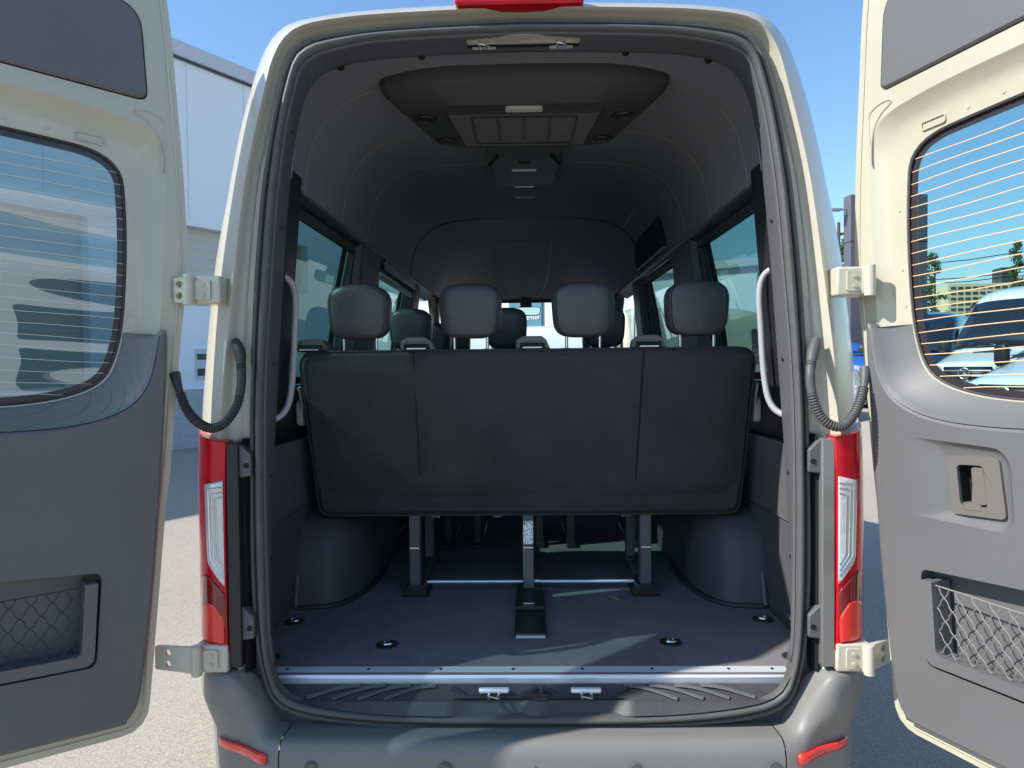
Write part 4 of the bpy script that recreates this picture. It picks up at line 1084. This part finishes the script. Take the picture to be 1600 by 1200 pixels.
    for s_ in (-1, 1):
        for y in (.85, L_ - 1.1): wheel(e, s_ * (hw - .12), y, .34, .24)
    return e
# placement helper: ground point
def put(x, y): return (x, y, gh(x, y))
make_van('parked_van', 'white van with big dark windscreen, nose pointing left, seen through the right rear door window', M['white_paint'], put(8.25, 11.5), radians(-58), H=2.7)
make_van('parked_van', 'nearer white van showing its black grille and round emblem low in the right door window', M['white_paint'], put(6.0, 7.0), radians(-72), H=2.1, group=None)
make_van('parked_van', 'dark navy van behind the white van in the right door window', M['navy_paint'], put(8.9, 15.2), radians(-40), H=2.45, emblem=False)
make_van('parked_van', 'pale cream van seen through the tinted right side window of the open van', M['cream_van'], put(6.9, 13.6), radians(100), H=2.35, L_=5.2, glass_sides=False, emblem=False)
make_van('parked_van', 'bright blue van in the gap beside the right tail light', M['blue_paint'], put(8.75, 15.5), radians(4), H=1.75, emblem=False)
make_van('parked_van', 'white van parked across the way ahead, seen through the windscreen', M['white_paint'], (3.6, 12.0, 0), radians(90), H=2.34, emblem=False)
make_van('parked_van', 'white van behind the viewpoint, mirrored in the left door glass', M['white_paint'], (.89, -6.07, 0), radians(-41.9), H=2.6, glass_sides=True, emblem=False)

# ------------------------------------------------------------------ buildings
M['wall_white'] = mat('white_wall_panel', (.80, .83, .87), .6, noise=(.6, .05), bump=(1.2, .2, .01))
M['wall_block'] = mat('pale_blockwork', (.42, .44, .46), .8, noise=(3, .12))
M['wall_beige'] = mat('beige_render', (.62, .52, .33), .8)
M['dark_win'] = mat('dark_window', (.05, .055, .06), .3)
M['teal'] = mat('teal_cladding', (.10, .24, .30), .5)
M['coping'] = mat('grey_coping', (.55, .57, .6), .5)
M['beige_door'] = mat('beige_roller_door', (.55, .52, .44), .6)
M['letter'] = mat('white_lettering', (.9, .9, .88), .5)
# left building: wall runs from A along direction u
phi = radians(31); U = Vector((sin(phi), cos(phi), 0)); Nn = Vector((cos(phi), -sin(phi), 0))
B0 = Vector((-6.9, 12.1, 0)); BA = B0 - U * 17; BLn = 22.6; BH = 7.82
bld = empty('warehouse_building', 'large pale panelled building with grey coping standing left of the van', 'building', tuple(BA), 0)
def wpt(a, z, t): p = U * a + Nn * t; return (p.x, p.y, z)
def wbox(m, a0, a1, z0, z1, t0, t1):
    vs = [wpt(a, z, t) for z in (z0, z1) for t in (t0, t1) for a in (a0, a1)]
    m.add(vs, [(0, 1, 3, 2), (4, 6, 7, 5), (0, 4, 5, 1), (2, 3, 7, 6), (0, 2, 6, 4), (1, 5, 7, 3)])
# a=17 is the point B0 ; doors along the wall
doors_ = [(9.2, 15.22, 1.25, 4.33), (17.15, 20.3, 3.35, 4.5)]
m = MB(); outer = [(0, 1.18), (BLn, 1.18), (BLn, BH), (0, BH)]
m.plate(outer, [[(a0, z0), (a1, z0), (a1, z1), (a0, z1)] for a0, a1, z0, z1 in doors_], wpt, -.35, 0)
wbox(m, .0, BLn, 1.19, BH - .02, -14, -.36)
m.build('wall', M['wall_white'], bld, smooth=20)
m = MB(); wbox(m, -.05, BLn + .05, 0, 1.18, -14, .05)
wb = m.build('block_base', M['wall_block'], bld)
m = MB()
for k in range(7): wbox(m, -.05, BLn + .05, .18 * k - .004 + .0, .18 * k + .006, .045, .052)
for r_ in range(6):
    for q in range(51): a = .44 * q + (.22 if r_ % 2 else 0); wbox(m, a, a + .012, .18 * r_ + .006, .18 * (r_ + 1) - .004, .045, .0515)
m.build('mortar_joint', M['coping'], wb)
m = MB(); wbox(m, -.15, BLn + .15, BH - .02, BH + .28, -14.1, .12); m.build('coping', M['coping'], bld, bevel=.02)
m = MB(); wbox(m, -.12, BLn + .12, BH - .06, BH - .025, -.01, .06); m.build('coping_shadow_gap', M['dark_win'], bld)
m = MB()
for a in [1.0 + 1.35 * k for k in range(16)]:
    if any(d[0] - .1 < a < d[1] + .1 for d in doors_): wbox(m, a, a + .015, 4.6, BH - .08, .0, .004)
    else: wbox(m, a, a + .015, 1.2, BH - .08, .0, .004)
m.build('panel_joint', M['coping'], bld)
for d in doors_:
    m = MB(); wbox(m, d[0] + .005, d[1] - .005, d[2], d[3] - .005, -.30, -.26)
    o = m.build('roller_door', M['beige_door'], bld)
    m = MB()
    for k in range(1, 6): z = d[2] + (d[3] - d[2]) * k / 6; wbox(m, d[0] + .01, d[1] - .01, z, z + .03, -.265, -.25)
    m.build('door_rib', M['coping'], o)
m = MB(); wbox(m, 17.28, 17.62, 1.38, 2.0, .002, .03); sg_ = m.build('notice_board', M['coping'], bld)
m = MB(); wbox(m, 17.3, 17.6, 1.78, 1.90, .031, .034); wbox(m, 17.3, 17.6, 1.45, 1.6, .031, .034); m.build('notice_stripe', M['dark_win'], sg_)

# building ahead
fb = empty('service_building', 'pale building ahead with a teal panel lettered Center, seen through the windscreen', 'building', (0, 26, 0), radians(-35))
m = MB(); m.box((-9, 0, 0), (9, 9, 4.7)); m.build('wall', M['wall_white'], fb)
m = MB(); m.box((-9.2, -.2, 4.7), (9.2, 9.2, 4.95)); m.build('roof_edge', M['coping'], fb)
m = MB(); m.box((-.75, -.12, 3.0), (.80, -.002, 4.15)); tpn = m.build('sign_panel', M['teal'], fb)
tc_ = bpy.data.curves.new('sign_text', 'FONT'); tc_.body = 'Center'; tc_.size = .30; tc_.extrude = .01; tc_.align_x = 'LEFT'
to = bpy.data.objects.new('sign_text', tc_); link(to, tpn); to.location = (-.10, -.135, 3.40); to.rotation_euler = (radians(90), 0, 0)
bpy.context.view_layer.update(); tme = bpy.data.meshes.new_from_object(to.evaluated_get(bpy.context.evaluated_depsgraph_get())); bpy.data.objects.remove(to)
to = bpy.data.objects.new('sign_lettering', tme); link(to, tpn); to.location = (-.10, -.135, 3.40); to.rotation_euler = (radians(90), 0, 0)
tme.materials.clear(); tme.materials.append(M['letter'])
m = MB()
for x in (-7, -5, -3.2, 2, 4, 6): m.box((x, -.03, 1), (x + 1.4, -.004, 2.4))
m.build('window', M['dark_win'], fb)

# beige tower block far right
tb_ = empty('office_block', 'distant beige office block with rows of small dark windows', 'building', (270, 415, 0), radians(-8))
m = MB(); m.box((-24, 0, 0), (10, 20, 47)); m.build('tower', M['wall_beige'], tb_)
m = MB(); m.box((10.2, 2, 0), (24, 20, 50)); m.build('wing', M['wall_beige'], tb_)
m = MB(); m.box((5, 1, 47.2), (12, 12, 56)); m.build('lift_shaft', M['dark_win'], tb_)
m = MB(); m.box((17.5, 1.5, 20), (24.1, 1.95, 50.05)); m.build('glazed_corner', M['wall_block'], tb_)
m = MB()
for r_ in range(14):
    for c_ in range(8): m.box((-22.5 + 3.9 * c_, -.25, 3.5 + 3.1 * r_), (-22.5 + 3.9 * c_ + 2.7, -.02, 5.0 + 3.1 * r_))
m.build('window_row', M['dark_win'], tb_)
m = MB()
for r_ in range(14): m.box((11.5, 1.7, 4 + 3.1 * r_), (16.5, 1.98, 5.4 + 3.1 * r_))
m.build('window_row', M['dark_win'], tb_)

# dark pylon sign
py = empty('pylon_sign', 'tall dark grey slab sign standing beyond the right rear door', 'sign', (10.7, 19.5, gh(10.7, 19.5)), radians(3))
m = MB(); m.box((-1.12, -.2, 0), (1.22, .2, 6.1)); pyb = m.build('slab', mat('dark_slab', (.10, .10, .115), .6, noise=(1, .08)), py, bevel=.02)
m = MB(); 
for z in (1.6, 3.2, 4.7): m.box((-1.125, -.205, z), (1.225, .205, z + .02))
m.build('panel_joint', M['hole'], pyb)
m = MB(); m.tube([(-1.1, 0, 5.7), (-1.35, -.05, 5.68)], .03, 6); m.loft([[(x, y, z) for x, y, z in ((x0, -.12, 5.66), (x0, .12, 5.66), (x0, .10, 5.72), (x0, -.10, 5.72))] for x0 in (-1.62, -1.3)], True, True, True); m.build('floodlight', M['rim'], py)

# ------------------------------------------------------------------ trees and poles
M['leaf'] = mat('leaf_green', (.055, .095, .03), .7, noise=(.9, .5))
M['bark'] = mat('bark', (.10, .075, .05), .9)
def make_tree(label, x, y, h, w_, seed, kind='round'):
    rnd = random.Random(seed); e = empty('leafy_tree', label, 'tree', put(x, y), 0, None)
    m = MB(); m.tube([(0, 0, 0), (.05, 0, h * .35), (0, .05, h * .75)], [.035 * w_ + .08, .03 * w_ + .05, .03], 8)
    for k in range(9):
        a = rnd.uniform(0, 2 * pi); z = h * rnd.uniform(.35, .75); r = w_ * .42; m.tube([(0, 0, z), (r * .5 * cos(a), r * .5 * sin(a), z + h * .08), (r * cos(a), r * sin(a), z + h * .14)], [.05, .03, .012], 5)
    m.build('trunk', M['bark'], e)
    m = MB(); clumps = []
    for k in range(46):
        f = rnd.random(); z = h * (.28 + .70 * f); rr = w_ * .5 * (sin(pi * min(1, f * .92 + .1)) ** .7 if kind == 'round' else (1 - f * .75)); a = rnd.uniform(0, 2 * pi); q = rr * sqrt(rnd.random()); clumps.append((q * cos(a), q * sin(a), z, w_ * rnd.uniform(.07, .15)))
    for cx, cy, cz, cr_ in clumps:
        for k in range(60):
            v = Vector((rnd.gauss(0, 1), rnd.gauss(0, 1), rnd.gauss(0, .8))).normalized() * cr_ * rnd.uniform(.5, 1.25)
            p = Vector((cx, cy, cz)) + v; s = rnd.uniform(.03, .07) * (w_ ** .5) ; a = Vector((rnd.gauss(0, 1), rnd.gauss(0, 1), rnd.gauss(0, 1))).normalized(); b_ = a.cross(v).normalized() if a.cross(v).length > 1e-4 else Vector((1, 0, 0))
            m.add([p - a * s, p + b_ * s * .7, p + a * s, p - b_ * s * .7], [(0, 1, 2, 3)])
    m.build('crown', M['leaf'], e, recalc=False)
    return e
make_tree('slim dark tree left of the beige office block', 31, 53, 9.6, 2.2, 1)
make_tree('taller tree rising above the white van roof in the right door window', 37, 52.5, 10.4, 2.4, 2, 'cone')
make_tree('low bushy tree between the office block and the taller tree', 35.5, 54, 6.2, 2.4, 3)
make_tree('tree cut by the right edge of the photograph', 40.6, 53, 10.0, 3.0, 4)
make_tree('drooping tree behind the cream van in the right side window', 7.9, 24, 4.3, 2.0, 5)
make_tree('small sparse tree beside the dark slab sign', 12.9, 27, 6.3, 1.1, 6)
for x, y, h, lab in ((31.8, 54, 8.6, 'thin utility pole between the trees in the right door window'), (12.2, 26, 6.6, 'dark post just left of the slab sign')):
    e = empty('utility_pole', lab, 'pole', put(x, y)); m = MB(); m.cyl((0, 0, 0), .09, h, 'Z', 10, r2=.06); m.build('pole', M['bark'], e); m = MB(); m.box((-.35, -.04, h - .5), (.35, .04, h - .4)); m.build('crossarm', M['bark'], e)
e = empty('power_line', 'thin overhead wires crossing the sky above the parked vans', 'cable', (0, 55, 0))
m = MB()
for z0_, z1_ in ((9.4, 11.4), (8.4, 9.2), (8.1, 8.9)):
    m.tube([(x, 0, z0_ + (z1_ - z0_) * (x - 25) / 30 - .5 * sin(pi * ((x - 25) % 15) / 15)) for x in range(-10, 75, 3)], .035, 5)
m.build('wire', M['black'], e)

# a dry leaf on the cargo floor
m = MB(); lf = [(0, -.035), (.010, -.02), (.015, 0), (.010, .022), (0, .04), (-.010, .022), (-.015, 0), (-.010, -.02)]
m.add([(x, y, .654 + .006 * abs(x) / .015 + .003 * sin(y * 90)) for x, y in lf] + [(0, 0, .6535)], [(i, (i + 1) % 8, 8) for i in range(8)])
lf_ = m.build('dry_leaf', mat('dry_leaf', (.42, .36, .26), .8), None, solid=.0008); tag(lf_, 'small pale dry leaf lying on the dark cargo floor', 'leaf'); lf_.location = (.335, .76, 0); lf_.rotation_euler = (0, 0, 0)
for v_ in lf_.data.vertices: v_.co = Matrix.Rotation(radians(50), 3, 'Z') @ v_.co
